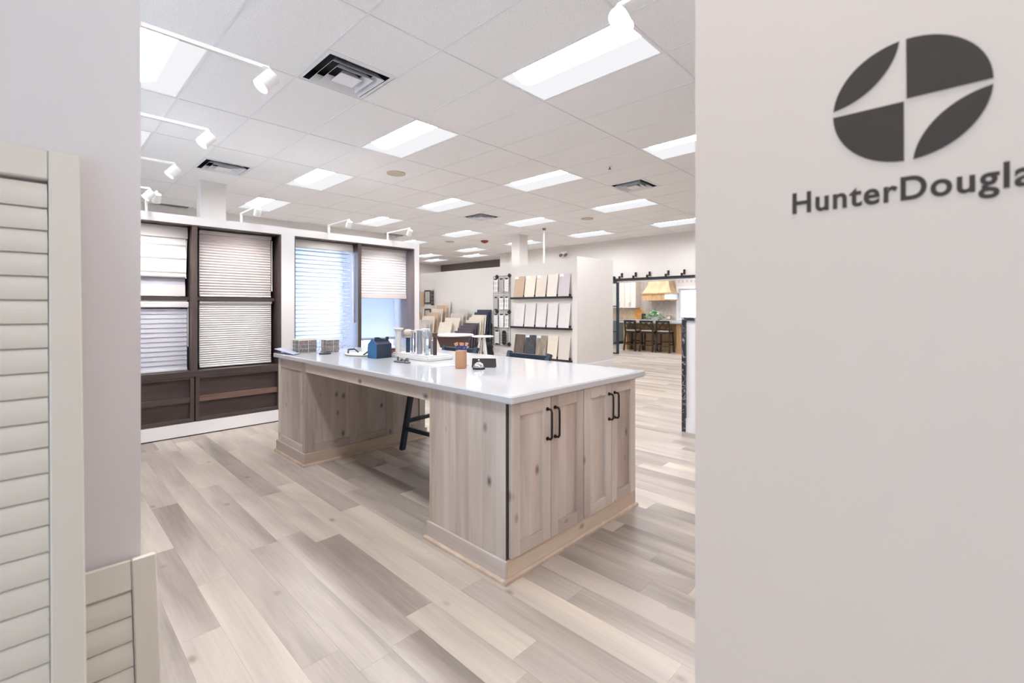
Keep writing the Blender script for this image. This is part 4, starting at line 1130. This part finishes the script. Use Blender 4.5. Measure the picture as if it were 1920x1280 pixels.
# wire grids with mosaic sheets
def wire_grid(axis, fixed, a0, a1, z0, z1, step, label, mat='black_metal'):
    c = (fixed, (a0 + a1) / 2, z0) if axis == 1 else ((a0 + a1) / 2, fixed, z0)
    t = thing('wire_grid', c, label, 'wire grid', 'wire grid panels of mosaic samples')
    def P_(a, z): return (fixed, a, z) if axis == 1 else (a, fixed, z)
    m = MB(); n = int(round((a1 - a0) / step)); k = int(round((z1 - z0) / step))
    for q in range(1, n): m.bar(P_(a0 + (a1 - a0) * q / n, z0), P_(a0 + (a1 - a0) * q / n, z1), 0.003, 0.003)
    for q in range(1, k): m.bar(P_(a0, z0 + (z1 - z0) * q / k), P_(a1, z0 + (z1 - z0) * q / k), 0.003, 0.003)
    m.build('wires', mat, t)
    m = MB()
    for a in (a0, a1): m.bar(P_(a, z0), P_(a, z1), 0.007, 0.007)
    for z in (z0, z1): m.bar(P_(a0, z), P_(a1, z), 0.007, 0.007)
    m.build('frame', mat, t)
    return t
wg = wire_grid(1, PXF - 0.03, 7.727, 8.30, 0.42, 2.11, 0.06, 'tall black wire grid of mosaic sheets beside the tile ledges')
for (yy, zz) in ((8.19, 2.10), (7.76, 2.11), (8.19, 1.245), (7.77, 1.235), (7.77, 0.46)):
    m = MB().prism([(yy - 0.05, zz), (yy, zz - 0.05), (yy + 0.05, zz), (yy, zz + 0.05)], 0, PXF - 0.045, PXF - 0.002); m.build('bracket', 'black_metal', wg)
def mosaic(axis, fixed, a0, a1, z0, z1, mat, style, label, edge='black_metal'):
    s = -1
    d0, d1 = fixed - 0.016, fixed - 0.006
    c = (fixed, (a0 + a1) / 2, z0) if axis == 1 else ((a0 + a1) / 2, fixed, z0)
    t = thing('mosaic_sheet', c, label, 'tile sample', 'mosaic sheets on the wire grids')
    def slab(u0, u1, w0, w1, f0, f1, nm, mt):
        if axis == 1: BX(f0, f1, u0, u1, w0, w1).build(nm, mt, t)
        else: BX(u0, u1, f0, f1, w0, w1).build(nm, mt, t)
    if a0 > a1: a0, a1 = a1, a0
    if style == 'border':
        slab(a0, a1, z0, z1, d0 + 0.004, d1, 'backing', edge); i = (a1 - a0) * 0.13
        a0 += i; a1 -= i; z0 += i * 1.1; z1 -= i * 1.1
    else:
        # clips at top and bottom, pieces of the sheet
        slab(a0 + (a1 - a0) * 0.2, a1 - (a1 - a0) * 0.2, z1 - 0.01, z1 + 0.022, d0 - 0.002, d1, 'clip', edge)
        if style == 'clip2': slab(a0 + (a1 - a0) * 0.2, a1 - (a1 - a0) * 0.2, z0 - 0.02, z0 + 0.01, d0 - 0.002, d1, 'clip', edge)
    nr = max(3, int(round((z1 - z0) / 0.055))); nc = 2 if style != 'plain' else 1
    m = MB(); g = 0.0035
    for r in range(nr):
        for q in range(nc):
            off = (0.5 * (a1 - a0) / nc if (style == 'zig' and r % 2) else 0)
            u0 = a0 + (a1 - a0) * q / nc + g / 2 ; u1 = a0 + (a1 - a0) * (q + 1) / nc - g / 2
            if style == 'zig' and r % 2: u0 += 0.012; u1 -= 0.012
            w0 = z0 + (z1 - z0) * r / nr + g / 2; w1 = z0 + (z1 - z0) * (r + 1) / nr - g / 2
            if axis == 1: m.box(d0, d1 - 0.002, u0, u1, w0, w1)
            else: m.box(u0, u1, d0, d1 - 0.002, w0, w1)
    o = m.build('tesserae', mat, t); o['kind'] = 'stuff'
    if style != 'border': slab(a0 + 0.004, a1 - 0.004, z0 + 0.004, z1 - 0.004, d1 - 0.003, d1, 'mesh_backing', 'mosaic_grey')
    return t
gx = PXF - 0.038
for (r, z0, z1) in ((0, 1.73, 2.03), (1, 1.30, 1.585), (2, 0.86, 1.165), (3, 0.46, 0.76)):
    rn = ['top', 'second', 'third', 'bottom'][r]
    for c, (a0, a1) in enumerate(((8.275, 8.135), (8.085, 7.935), (7.90, 7.765))):
        if r == 3 and c == 1: continue
        if r == 3 and c == 2: a0, a1 = 7.985, 7.85
        if r == 3 and c == 0: a0, a1 = 8.235, 8.09
        mt = 'mosaic_black' if (r == 3 and c == 2) else ('mosaic_white' if (r + c) % 4 != 1 else 'mosaic_grey')
        st = ['zig', 'clip', 'clip'][c] if r == 0 else (['clip2', 'zig', 'zig'][c] if r == 1 else (['clip2', 'plain', 'zig'][c] if r == 2 else 'clip2'))
        mosaic(1, gx, a0, a1, z0, z1, mt, st, '%s mosaic sheet, %s row of the tall wire grid, %s' % ('black' if mt == 'mosaic_black' else 'white', rn, ['left', 'middle', 'right'][c]))
# the second grid hangs on the same wall, near the corner
rg = wire_grid(1, PXF - 0.03, 10.72, 11.60, 0.45, 2.12, 0.06, 'white wire grid of mosaic sheets at the right end of the window display', 'rod_white')
fr = PXF - 0.038
for (a0, a1, z0, z1, mt, st, nm, ed) in ((10.89, 11.19, 1.45, 1.845, 'mosaic_grey', 'border', 'grey mosaic sheet with black border, upper right on the corner grid', 'mosaic_black'),
    (10.89, 11.19, 0.90, 1.31, 'mosaic_grey', 'border', 'grey mosaic sheet with black border, lower right on the corner grid', 'mosaic_black'),
    (11.46, 11.58, 1.46, 1.835, 'mosaic_white', 'zig', 'narrow white mosaic strip, upper left on the corner grid', 'black_metal'),
    (11.46, 11.58, 0.95, 1.30, 'mosaic_black', 'plain', 'narrow black mosaic strip, lower left on the corner grid', 'black_metal'),
    (11.215, 11.36, 1.36, 1.78, 'mosaic_tan', 'zig', 'tan mosaic strip beside the upper bordered sheet', 'mosaic_tan'),
    (11.33, 11.44, 0.95, 1.17, 'mosaic_tan', 'zig', 'small tan mosaic strip beside the narrow black one', 'mosaic_tan'),
    (10.735, 10.86, 1.41, 1.835, 'mosaic_black', 'zig', 'dark brick mosaic strip at the right edge of the corner grid, upper', 'mosaic_tan'),
    (10.735, 10.86, 0.87, 1.30, 'mosaic_black', 'zig', 'dark brick mosaic strip at the right edge of the corner grid, lower', 'mosaic_white')):
    mosaic(1, fr, a0, a1, z0, z1, mt, st, nm, ed)

# floor racks of leaning boards and sample books along the partition
def leaning(name, x, y0, y1, z0, h, lean, th, mat, label, cat, group):
    """board whose foot is at x, leaning back towards +x"""
    dx = h * math.tan(lean)
    m = MB().hexa([(x, y0, z0), (x + th, y0, z0), (x + th, y1, z0), (x, y1, z0)], [(x + dx, y0, z0 + h), (x + dx + th, y0, z0 + h), (x + dx + th, y1, z0 + h), (x + dx, y1, z0 + h)])
    return tag(m.build(name, mat), label, cat, group)
def floor_rack(y0, y1, depth, label):
    t = thing('board_rack', (PXF - 0.05 - depth / 2, (y0 + y1) / 2, 0), label, 'rack', 'black floor racks along the partition')
    x0, x1 = PXF - 0.06 - depth, PXF - 0.06
    BX(x0, x1, y0, y1, 0.0, 0.10).build('base', 'black_metal', t)
    m = MB()
    for y in (y0 + 0.01, y1 - 0.01): m.bar((x1, y, 0.1), (x1, y, 0.95), 0.02, 0.02); m.bar((x0, y, 0.1), (x1, y, 0.9), 0.02, 0.02)
    m.bar((x1, y0, 0.94), (x1, y1, 0.94), 0.02, 0.02); m.build('upright', 'black_metal', t)
    return x0, x1
x0, x1 = floor_rack(9.92, 10.62, 0.95, 'black floor rack of tall tile boards below the corner grid')
for k in range(7):
    leaning('tile_board', x0 + 0.06 + 0.125 * k, 9.97, 10.57 - 0.03 * k, 0.102, 0.82 + 0.096 * k, math.radians(5.5), 0.022, ['board_grey', 'board_grey', 'board_cream', 'board_tan', 'board_cream', 'board_tan', 'board_cream'][k],
            'tall tile board leaning in the left floor rack, %s' % ['frontmost', 'second from front', 'third from front', 'middle one', 'third from back', 'second from back', 'tallest at the back'][k], 'tile board', 'tall tile boards in the left rack')
x0, x1 = floor_rack(9.10, 9.82, 0.75, 'black floor rack of slanted plank boards in the middle')
for k in range(4):
    leaning('plank_board', x0 + 0.04 + 0.15 * k, 9.14 + (0.12 if k == 0 else 0), 9.78 - 0.06 * k, 0.102, 0.86 + 0.11 * k, math.radians(13 - 2 * k), 0.03, ['board_cream', 'board_cream', 'board_grey', 'board_grey'][k],
            'pale plank board slanted in the middle floor rack, %s' % ['frontmost', 'second from front', 'third from front', 'rearmost'][k], 'floor board', 'plank boards in the middle rack')
x0, x1 = floor_rack(8.33, 9.02, 0.85, 'black floor rack of sample books beside the wire grid')
bm = ['book_navy', 'book_plum', 'book_plum', 'book_plum', 'book_plum', 'board_cream', 'board_cream', 'board_cream', 'book_navy', 'book_navy']
for k in range(10):
    leaning('sample_book', x0 + 0.03 + 0.075 * k, 8.38 - 0.002 * k, 8.96 - 0.012 * k, 0.102, 0.60 + 0.065 * k, math.radians(6), 0.035, bm[k],
            '%s sample book in the stepped floor rack, %s from the front' % ({'book_navy': 'navy', 'book_plum': 'plum patterned', 'board_cream': 'cream'}[bm[k]], ORDW[k]), 'sample book', 'sample books in the stepped rack')

# consultation tables in the middle distance
t = thing('display_table', (6.25, 7.75, 0), 'oval white topped table with a dark brown tapered drawer', 'table')
ux = Vector((0.70, -0.714, 0)); uy = Vector((0.714, 0.70, 0)); c0 = Vector((6.25, 7.74, 0))
m = MB(); n = 28
ring = lambda a, b2, z: [c0 + ux * a * math.cos(2 * PI * k / n) + uy * b2 * math.sin(2 * PI * k / n) + Vector((0, 0, z)) for k in range(n)]
vs = ring(0.40, 0.34, 0.735) + ring(0.42, 0.36, 0.75) + ring(0.42, 0.36, 0.765) + ring(0.40, 0.34, 0.775)
m.add(vs, [(a * n + k, a * n + (k + 1) % n, (a + 1) * n + (k + 1) % n, (a + 1) * n + k) for a in range(3) for k in range(n)], True); m.add(vs[:n], [tuple(range(n))[::-1]]); m.add(vs[-n:], [tuple(range(n))])
m.build('table_top', 'trim_white', t)
def fr_(a, b2, z): return c0 + ux * a + uy * b2 + Vector((0, 0, z))
MB().hexa([fr_(-0.26, -0.2, 0.50), fr_(0.26, -0.2, 0.50), fr_(0.26, 0.2, 0.50), fr_(-0.26, 0.2, 0.50)], [fr_(-0.34, -0.24, 0.732), fr_(0.36, -0.24, 0.732), fr_(0.36, 0.24, 0.732), fr_(-0.34, 0.24, 0.732)]).build('drawer_body', 'rod_bronze', t)
MB().hexa([fr_(-0.29, -0.22, 0.475), fr_(0.29, -0.22, 0.475), fr_(0.29, 0.22, 0.475), fr_(-0.29, 0.22, 0.475)], [fr_(-0.29, -0.22, 0.498), fr_(0.29, -0.22, 0.498), fr_(0.29, 0.22, 0.498), fr_(-0.29, 0.22, 0.498)]).build('shelf', 'trim_white', t)
for a in (-0.24, 0.24):
    for b2 in (-0.17, 0.17): MB().bar(fr_(a, b2, 0.475), fr_(a * 1.1, b2 * 1.1, 0), 0.04, 0.04).build('leg', 'trim_white', t)
t = thing('side_table', (6.42, 7.02, 0), 'small round white table on splayed white legs', 'table')
MB().lathe([(0.0, 0.735), (0.20, 0.735), (0.225, 0.745), (0.225, 0.755), (0.21, 0.762), (0, 0.763)], (6.42, 7.02, 0), 28).build('table_top', 'trim_white', t)
for k in range(3):
    a = 2 * PI * k / 3 + 0.5
    MB().bar((6.42 + 0.05 * math.cos(a), 7.02 + 0.05 * math.sin(a), 0.735), (6.42 + 0.17 * math.cos(a), 7.02 + 0.17 * math.sin(a), 0), 0.03, 0.03).build('leg', 'trim_white', t)
t = thing('magazine', (6.2, 7.9, 0.776), 'open white magazine lying on the oval table', 'magazine')
MB().hexa([(6.08, 7.84, 0.776), (6.22, 7.70, 0.776), (6.36, 7.84, 0.776), (6.22, 7.98, 0.776)], [(6.08, 7.84, 0.782), (6.22, 7.70, 0.782), (6.36, 7.84, 0.79), (6.22, 7.98, 0.79)]).build('pages', 'paper', t)
t = thing('umbrella_bag', (7.06, 7.55, 0), 'black folded bag standing on the floor by the small round table', 'bag')
MB().lathe([(0.02, 0), (0.15, 0.01), (0.16, 0.15), (0.13, 0.32), (0.10, 0.42), (0.12, 0.47), (0.05, 0.56), (0, 0.57)], (7.06, 7.55, 0), 9).build('body', 'black_fabric', t)
MB().tube([(7.06, 7.55, 0.55), (7.09, 7.50, 0.62), (7.12, 7.46, 0.64)], 0.015).build('strap', 'black_fabric', t)

# ------------------------------------------------------------------ barn door and kitchen
t = thing('barn_rail', (11.65, 5.6, 2.12), 'black double barn door rail above the kitchen opening', 'rail')
BX(11.655, 11.668, 3.9, 7.30, 2.13, 2.172).build('track', 'black_metal', t)
BX(11.61, 11.623, 3.9, 7.30, 2.105, 2.145).build('track', 'black_metal', t)
for y in (6.914, 6.477, 6.059, 5.526, 5.092, 4.6):
    BX(11.668, 11.718, y - 0.02, y + 0.02, 2.20, 2.325).build('hanger', 'black_metal', t)
    BX(11.61, 11.668, y + 0.025, y + 0.065, 2.145, 2.235).build('hanger', 'black_metal', t)
t = thing('barn_door', (11.6, 7.35, 0.02), 'black steel framed glass sliding door at the kitchen opening', 'door')
DY0, DY1, DX = 6.965, 7.95, 11.585
BX(DX, DX + 0.04, DY0, DY0 + 0.07, 0.02, 2.06).build('stile', 'blue_black_metal', t); BX(DX, DX + 0.04, DY1 - 0.07, DY1, 0.02, 2.06).build('stile', 'blue_black_metal', t)
for z0, z1 in ((2.03, 2.10), (1.365, 1.395), (0.64, 0.67), (0.02, 0.06)): BX(DX, DX + 0.04, DY0 + 0.07, DY1 - 0.07, z0, z1).build('rail', 'blue_black_metal', t)
for z0, z1 in ((1.395, 2.03), (0.67, 1.365), (0.06, 0.64)): BX(DX + 0.016, DX + 0.022, DY0 + 0.07, DY1 - 0.07, z0, z1).build('pane', 'pane_glass', t)
for y in (7.13, 7.75): MB().cyl((DX + 0.01, y, 2.19), (DX + 0.055, y, 2.19), 0.05, n=18).build('roller', 'black_metal', t)
struct(BX(11.70, 11.86, OY0, OY1, 2.06, 2.09).build('trim_3', 'trim_white'), 'pale trim under the barn door rail')

KX = 16.2
wk = struct_empty('wall_kitchen', (KX, 6.5, 0), 'kitchen back wall of pale stone tiles around the hood')
KWY0, KWY1, KWZ0, KWZ1 = 5.6, 7.26, 0.96, 2.02
BX(KX + 0.02, KX + 0.14, Y_MIN, KWY0, 0, CEIL + 0.1).build('wall_section', 'wall_paint', wk); BX(KX + 0.02, KX + 0.14, KWY1, 10.2, 0, CEIL + 0.1).build('wall_section', 'wall_paint', wk)
BX(KX + 0.02, KX + 0.14, KWY0, KWY1, 0, KWZ0).build('wall_section', 'wall_paint', wk); BX(KX + 0.02, KX + 0.14, KWY0, KWY1, KWZ1, CEIL + 0.1).build('wall_section', 'wall_paint', wk)
wall('wall_kitchen_side', 11.84, 16.34, 10.2, 10.32, 0, CEIL + 0.1, label='cream side wall inside the kitchen')
rb = random.Random(5)
bsp = MB(); bspw = MB()
y = 5.2
col_ = 0
while y < 10.15:
    w = 0.075
    z = 0.92 - (0.13 if col_ % 2 else 0)
    while z < 2.9:
        z0, z1 = max(0.92, z), min(2.9, z + 0.29)
        inwin = (y + w > KWY0 - 0.09 and y < KWY1 + 0.09 and z1 > KWZ0 - 0.09 and z0 < KWZ1 + 0.09)
        if z1 - z0 > 0.03 and not inwin:
            tgt = bspw if (y > 8.55 and z1 < 1.5) else bsp
            tgt.box(KX + 0.006 + rb.random() * 0.004, KX + 0.02, y + 0.002, y + w - 0.002, z0 + 0.002, z1 - 0.002)
        z += 0.29
    y += w; col_ += 1
o = bsp.build('wall_tile_field', 'backsplash_grey', wk); o['kind'] = 'stuff'
o = bspw.build('wall_tile_field', 'backsplash_warm', wk); o['kind'] = 'stuff'
w = struct_empty('window_3', (KX, 6.43, KWZ0), 'bright white framed kitchen window')
for a in ((KWY1, KWY1 + 0.09, KWZ0 - 0.09, KWZ1 + 0.09), (KWY0 - 0.09, KWY0, KWZ0 - 0.09, KWZ1 + 0.09), (KWY0, KWY1, KWZ1, KWZ1 + 0.09), (KWY0, KWY1, KWZ0 - 0.09, KWZ0)):
    BX(KX - 0.015, KX + 0.02, *a).build('casing', 'trim_white', w)
BX(KX + 0.05, KX + 0.09, KWY1 - 0.06, KWY1, KWZ0, KWZ1).build('sash', 'trim_white', w); BX(KX + 0.05, KX + 0.09, KWY0, KWY0 + 0.06, KWZ0, KWZ1).build('sash', 'trim_white', w)
BX(KX + 0.05, KX + 0.09, KWY0 + 0.06, KWY1 - 0.06, KWZ1 - 0.06, KWZ1).build('sash', 'trim_white', w); BX(KX + 0.05, KX + 0.09, KWY0 + 0.06, KWY1 - 0.06, KWZ0, KWZ0 + 0.05).build('sash', 'trim_white', w)
BX(KX + 0.066, KX + 0.072, KWY0 + 0.06, KWY1 - 0.06, KWZ0 + 0.05, KWZ1 - 0.06).build('pane', 'pane_glass', w)
# hood
t = thing('range_hood', (KX - 0.25, 7.845, 1.6), 'tapered pale oak range hood on the kitchen wall', 'range hood')
hy, hw = 7.845, 0.60
prf = [(0.55, 0.56, 1.88), (0.49, 0.50, 1.98), (0.43, 0.44, 2.12), (0.375, 0.39, 2.30), (0.33, 0.36, 2.55), (0.32, 0.35, 2.9)]
m = MB(); vs = []
for w_, d_, z in prf: vs += [(KX - d_, hy - w_, z), (KX - d_, hy + w_, z), (KX, hy + w_, z), (KX, hy - w_, z)]
m.add(vs, [(4 * k + a, 4 * k + (a + 1) % 4, 4 * k + 4 + (a + 1) % 4, 4 * k + 4 + a) for k in range(len(prf) - 1) for a in range(4)]); m.build('flare', 'oak_hood', t)
BX(KX - 0.56, KX, hy - 0.545, hy + 0.545, 1.605, 1.84).build('band', 'oak_warm', t)
BX(KX - 0.60, KX, hy - 0.585, hy + 0.585, 1.84, 1.88).build('moulding', 'oak_warm', t)
BX(KX - 0.575, KX - 0.02, hy - 0.56, hy - 0.32, 1.64, 1.838).build('side_cheek', 'trim_white', t)
# upper cabinets
for k, (a, b2, nm) in enumerate(((8.78, 9.24, 'right one next to the hood'), (9.25, 9.71, 'middle one'), (9.72, 10.18, 'left one behind the glass door'))):
    t = thing('wall_cabinet', (KX - 0.17, (a + b2) / 2, 1.34), 'cream kitchen wall cabinet, %s' % nm, 'cabinet', 'cream kitchen wall cabinets')
    BX(KX - 0.34, KX + 0.004, a, b2, 1.34, 2.6).build('body', 'cabinet_cream', t)
    for q in range(2):
        ya = a + 0.005 + q * (b2 - a) / 2; yb = ya + (b2 - a) / 2 - 0.01
        d = BX(KX - 0.352, KX - 0.341, ya, yb, 1.345, 2.59).build('door', 'cabinet_cream', t)
        m = MB().box(KX - 0.362, KX - 0.352, ya, ya + 0.045, 1.345, 2.59).box(KX - 0.362, KX - 0.352, yb - 0.045, yb, 1.345, 2.59).box(KX - 0.362, KX - 0.352, ya + 0.045, yb - 0.045, 1.345, 1.39).box(KX - 0.362, KX - 0.352, ya + 0.045, yb - 0.045, 2.545, 2.59)
        m.build('frame', 'cabinet_cream', d)
        yh = yb - 0.022 if q == 0 else ya + 0.022
        MB().tube([(KX - 0.362, yh, 1.40), (KX - 0.39, yh, 1.41), (KX - 0.39, yh, 1.53), (KX - 0.362, yh, 1.54)], 0.006).build('handle', 'plug_grey', d)
# base cabinets and worktop against the wall
for k in range(5):
    a = 5.3 + k * 0.97
    t = thing('base_cabinet', (KX - 0.3, a + 0.48, 0), 'sage grey kitchen base cabinet, %s from the window' % ['first', 'second', 'third', 'fourth', 'fifth'][k], 'cabinet', 'sage kitchen base cabinets')
    BX(KX - 0.60, KX + 0.02, a, a + 0.96, 0.1, 0.87).build('body', 'sage_paint', t)
    BX(KX - 0.55, KX, a, a + 0.96, 0, 0.1).build('toe_kick', 'black_metal', t)
    for q in range(3): BX(KX - 0.62, KX - 0.60, a + 0.01, a + 0.95, 0.12 + q * 0.25, 0.355 + q * 0.25).build('drawer', 'sage_paint', t)
tag(BX(KX - 0.64, KX + 0.005, 5.25, 10.18, 0.87, 0.91).build('worktop', 'quartz'), 'white worktop along the kitchen back wall', 'countertop')
# side cabinet run seen through the glass door
t = thing('pantry_cabinet', (14.2, 9.4, 0), 'sage green low cabinet seen through the glass door', 'cabinet')
BX(13.4, 15.4, 9.0, 9.7, 0.1, 0.87).build('body', 'sage_paint', t); BX(13.45, 15.4, 9.05, 9.7, 0, 0.1).build('toe_kick', 'black_metal', t)
for q in range(3): BX(13.385, 13.40, 9.02, 9.68, 0.12 + q * 0.25, 0.355 + q * 0.25).build('drawer', 'sage_paint', t)
BX(13.36, 15.42, 8.97, 9.72, 0.87, 0.91).build('worktop', 'quartz', t)

# kitchen island
t = thing('kitchen_island', (13.75, 6.6, 0), 'warm oak kitchen island with corner posts', 'kitchen island')
BX(13.55, 14.3, 5.55, 7.75, 0, 0.86).build('body', 'oak_warm', t)
for y0 in (5.55, 7.62):
    BX(13.30, 13.55, y0, y0 + 0.13, 0, 0.86).build('end_panel', 'oak_warm', t)
BB(13.22, 13.34, 5.85, 6.0, 0, 0.86, b=0.004).build('post', 'oak_warm', t)
BB(13.22, 13.34, 7.64, 7.76, 0, 0.86, b=0.004).build('post', 'oak_warm', t)
BX(13.21, 13.345, 5.83, 6.02, 0, 0.12).build('post_foot', 'oak_warm', t)
BX(13.33, 13.56, 5.52, 5.86, 0, 0.86).build('end_panel', 'oak_warm', t); BX(13.32, 13.57, 5.51, 5.83, 0, 0.10).build('skirting', 'oak_warm', t)
tag(BB(13.10, 14.35, 5.42, 7.85, 0.862, 0.915, b=0.006).build('countertop', 'quartz'), 'white kitchen island top above the dark stools', 'countertop')
def kstool(x, y, rz, label):
    t = thing('kitchen_stool', (x, y, 0), label, 'stool', 'dark lattice back kitchen stools')
    def W(m, n, mt='stool_brown'): m.build(n, mt, t)
    L = lambda a, b2, z: (x + a, y + b2, z)
    W(BB(x - 0.19, x + 0.22, y - 0.2, y + 0.2, 0.56, 0.61, b=0.006), 'seat_frame')
    W(BB(x - 0.165, x + 0.215, y - 0.19, y + 0.19, 0.61, 0.65, b=0.015), 'cushion', 'seat_cream')
    for sy in (-1, 1):
        W(MB().bar(L(-0.175, sy * 0.18, 0.56), L(-0.24, sy * 0.2, 0), 0.045, 0.04), 'leg'); W(MB().bar(L(0.19, sy * 0.175, 0.56), L(0.21, sy * 0.2, 0), 0.04, 0.04), 'leg')
        W(MB().bar(L(-0.175, sy * 0.185, 0.56), L(-0.22, sy * 0.19, 0.95), 0.04, 0.03), 'back_post')
        W(MB().bar(L(-0.215, sy * 0.19, 0.24), L(0.2, sy * 0.19, 0.24), 0.02, 0.03), 'stretcher')
        W(MB().bar(L(-0.195, -sy * 0.165, 0.69), L(-0.212, sy * 0.055, 0.91), 0.022, 0.016, (1, 0, 0)), 'lattice_bar')
        W(MB().bar(L(-0.195, sy * 0.055, 0.69), L(-0.212, -sy * 0.165, 0.91) if False else L(-0.212, sy * 0.165, 0.91), 0.022, 0.016, (1, 0, 0)), 'lattice_bar')
    W(MB().bar(L(-0.218, -0.19, 0.925), L(-0.218, 0.19, 0.925), 0.028, 0.06), 'top_rail')
    W(MB().bar(L(-0.195, -0.18, 0.685), L(-0.195, 0.18, 0.685), 0.025, 0.035), 'lower_rail')
    W(MB().bar(L(-0.23, -0.19, 0.2), L(-0.23, 0.19, 0.2), 0.02, 0.03), 'stretcher'); W(MB().bar(L(0.205, -0.19, 0.3), L(0.205, 0.19, 0.3), 0.02, 0.03), 'stretcher')
    t.rotation_euler = (0, 0, rz)
for y, rz, nm in ((7.37, -0.05, 'leftmost of three'), (6.86, 0.15, 'middle of three'), (6.33, 0.15, 'rightmost of three')):
    kstool(13.17, y, rz, 'dark brown stool with lattice back at the kitchen island, %s' % nm)
# things on the kitchen counters
t = thing('potted_plant', (13.6, 6.88, 0.915), 'green trailing plant in a pale pot on the kitchen island', 'plant')
MB().lathe([(0.06, 0), (0.085, 0.02), (0.10, 0.11), (0.105, 0.13), (0.09, 0.13)], (13.6, 6.88, 0.915), 18).build('pot', 'trim_white', t)
rp = random.Random(9)
lf = MB(); lp_ = MB()
for k in range(110):
    a = rp.uniform(0, 2 * PI); rr_ = rp.uniform(0.03, 0.36); zz = 0.915 + 0.15 + rp.uniform(0, 0.26) * (1 - rr_ / 0.36) - max(0, rr_ - 0.2) * 0.9 * rp.random()
    zz = max(zz, 0.93)
    c = Vector((13.6 + rr_ * math.cos(a), 6.88 + rr_ * math.sin(a), zz))
    d = Vector((math.cos(a), math.sin(a), rp.uniform(-0.5, 0.4))).normalized(); s_ = Vector((-math.sin(a), math.cos(a), rp.uniform(-0.3, 0.3))).normalized()
    L_ = rp.uniform(0.09, 0.15); W_ = L_ * 0.38
    (lf if k % 4 else lp_).add([c - d * L_ * 0.5, c + s_ * W_, c + d * L_ * 0.5, c - s_ * W_, c + Vector((0, 0, 0.008))], [(0, 1, 4), (1, 2, 4), (2, 3, 4), (3, 0, 4)])
o = lf.build('foliage', 'leaf_green', t); o['kind'] = 'stuff'
o = lp_.build('pale_foliage', 'leaf_pale', t); o['kind'] = 'stuff'
t = thing('cutting_board', (KX - 0.08, 8.86, 0.911), 'round warm wood cutting board against the kitchen backsplash', 'cutting board')
MB().cyl((KX - 0.10, 8.78, 1.09), (KX - 0.075, 8.78, 1.09), 0.19, n=28).build('disc', 'brass_board', t)
BX(KX - 0.10, KX - 0.075, 8.75, 8.81, 1.25, 1.36).build('grip', 'brass_board', t)
t = thing('cutting_board', (KX - 0.03, 8.95, 0.911), 'tall pale cutting board behind the round wooden one', 'cutting board')
BB(KX - 0.05, KX - 0.025, 8.72, 9.06, 0.911, 1.28, b=0.004).build('slab', 'oak_hood', t)
for k, y in enumerate((8.50, 8.58)):
    t = thing('canister', (KX - 0.2, y, 0.911), 'black canister on the kitchen worktop, %s one' % ['right', 'left'][k], 'canister', 'black canisters')
    MB().lathe([(0.04, 0), (0.042, 0.18), (0.04, 0.185)], (KX - 0.2, y, 0.911), 14).build('jar', 'black_metal', t)
    MB().lathe([(0.043, 0.186), (0.043, 0.205), (0.01, 0.21), (0, 0.225)], (KX - 0.2, y, 0.911), 14).build('lid', 'black_metal', t)
t = thing('photo_frame', (KX - 0.2, 7.54, 0.911), 'small brown framed picture near the kitchen window', 'picture frame')
MB().hexa([(KX - 0.24, 7.45, 0.911), (KX - 0.22, 7.45, 0.911), (KX - 0.22, 7.62, 0.911), (KX - 0.24, 7.62, 0.911)], [(KX - 0.19, 7.45, 1.06), (KX - 0.17, 7.45, 1.06), (KX - 0.17, 7.62, 1.06), (KX - 0.19, 7.62, 1.06)]).build('frame', 'rod_bronze', t)
MB().hexa([(KX - 0.236, 7.475, 0.935), (KX - 0.23, 7.475, 0.935), (KX - 0.23, 7.595, 0.935), (KX - 0.236, 7.595, 0.935)], [(KX - 0.203, 7.475, 1.035), (KX - 0.197, 7.475, 1.035), (KX - 0.197, 7.595, 1.035), (KX - 0.203, 7.595, 1.035)]).build('picture', 'mosaic_tan', t)
tag(BB(KX - 0.56, KX - 0.08, 7.75, 8.5, 0.911, 0.925, b=0.003).build('cooktop', 'black_metal'), 'flat black cooktop under the range hood', 'cooktop')
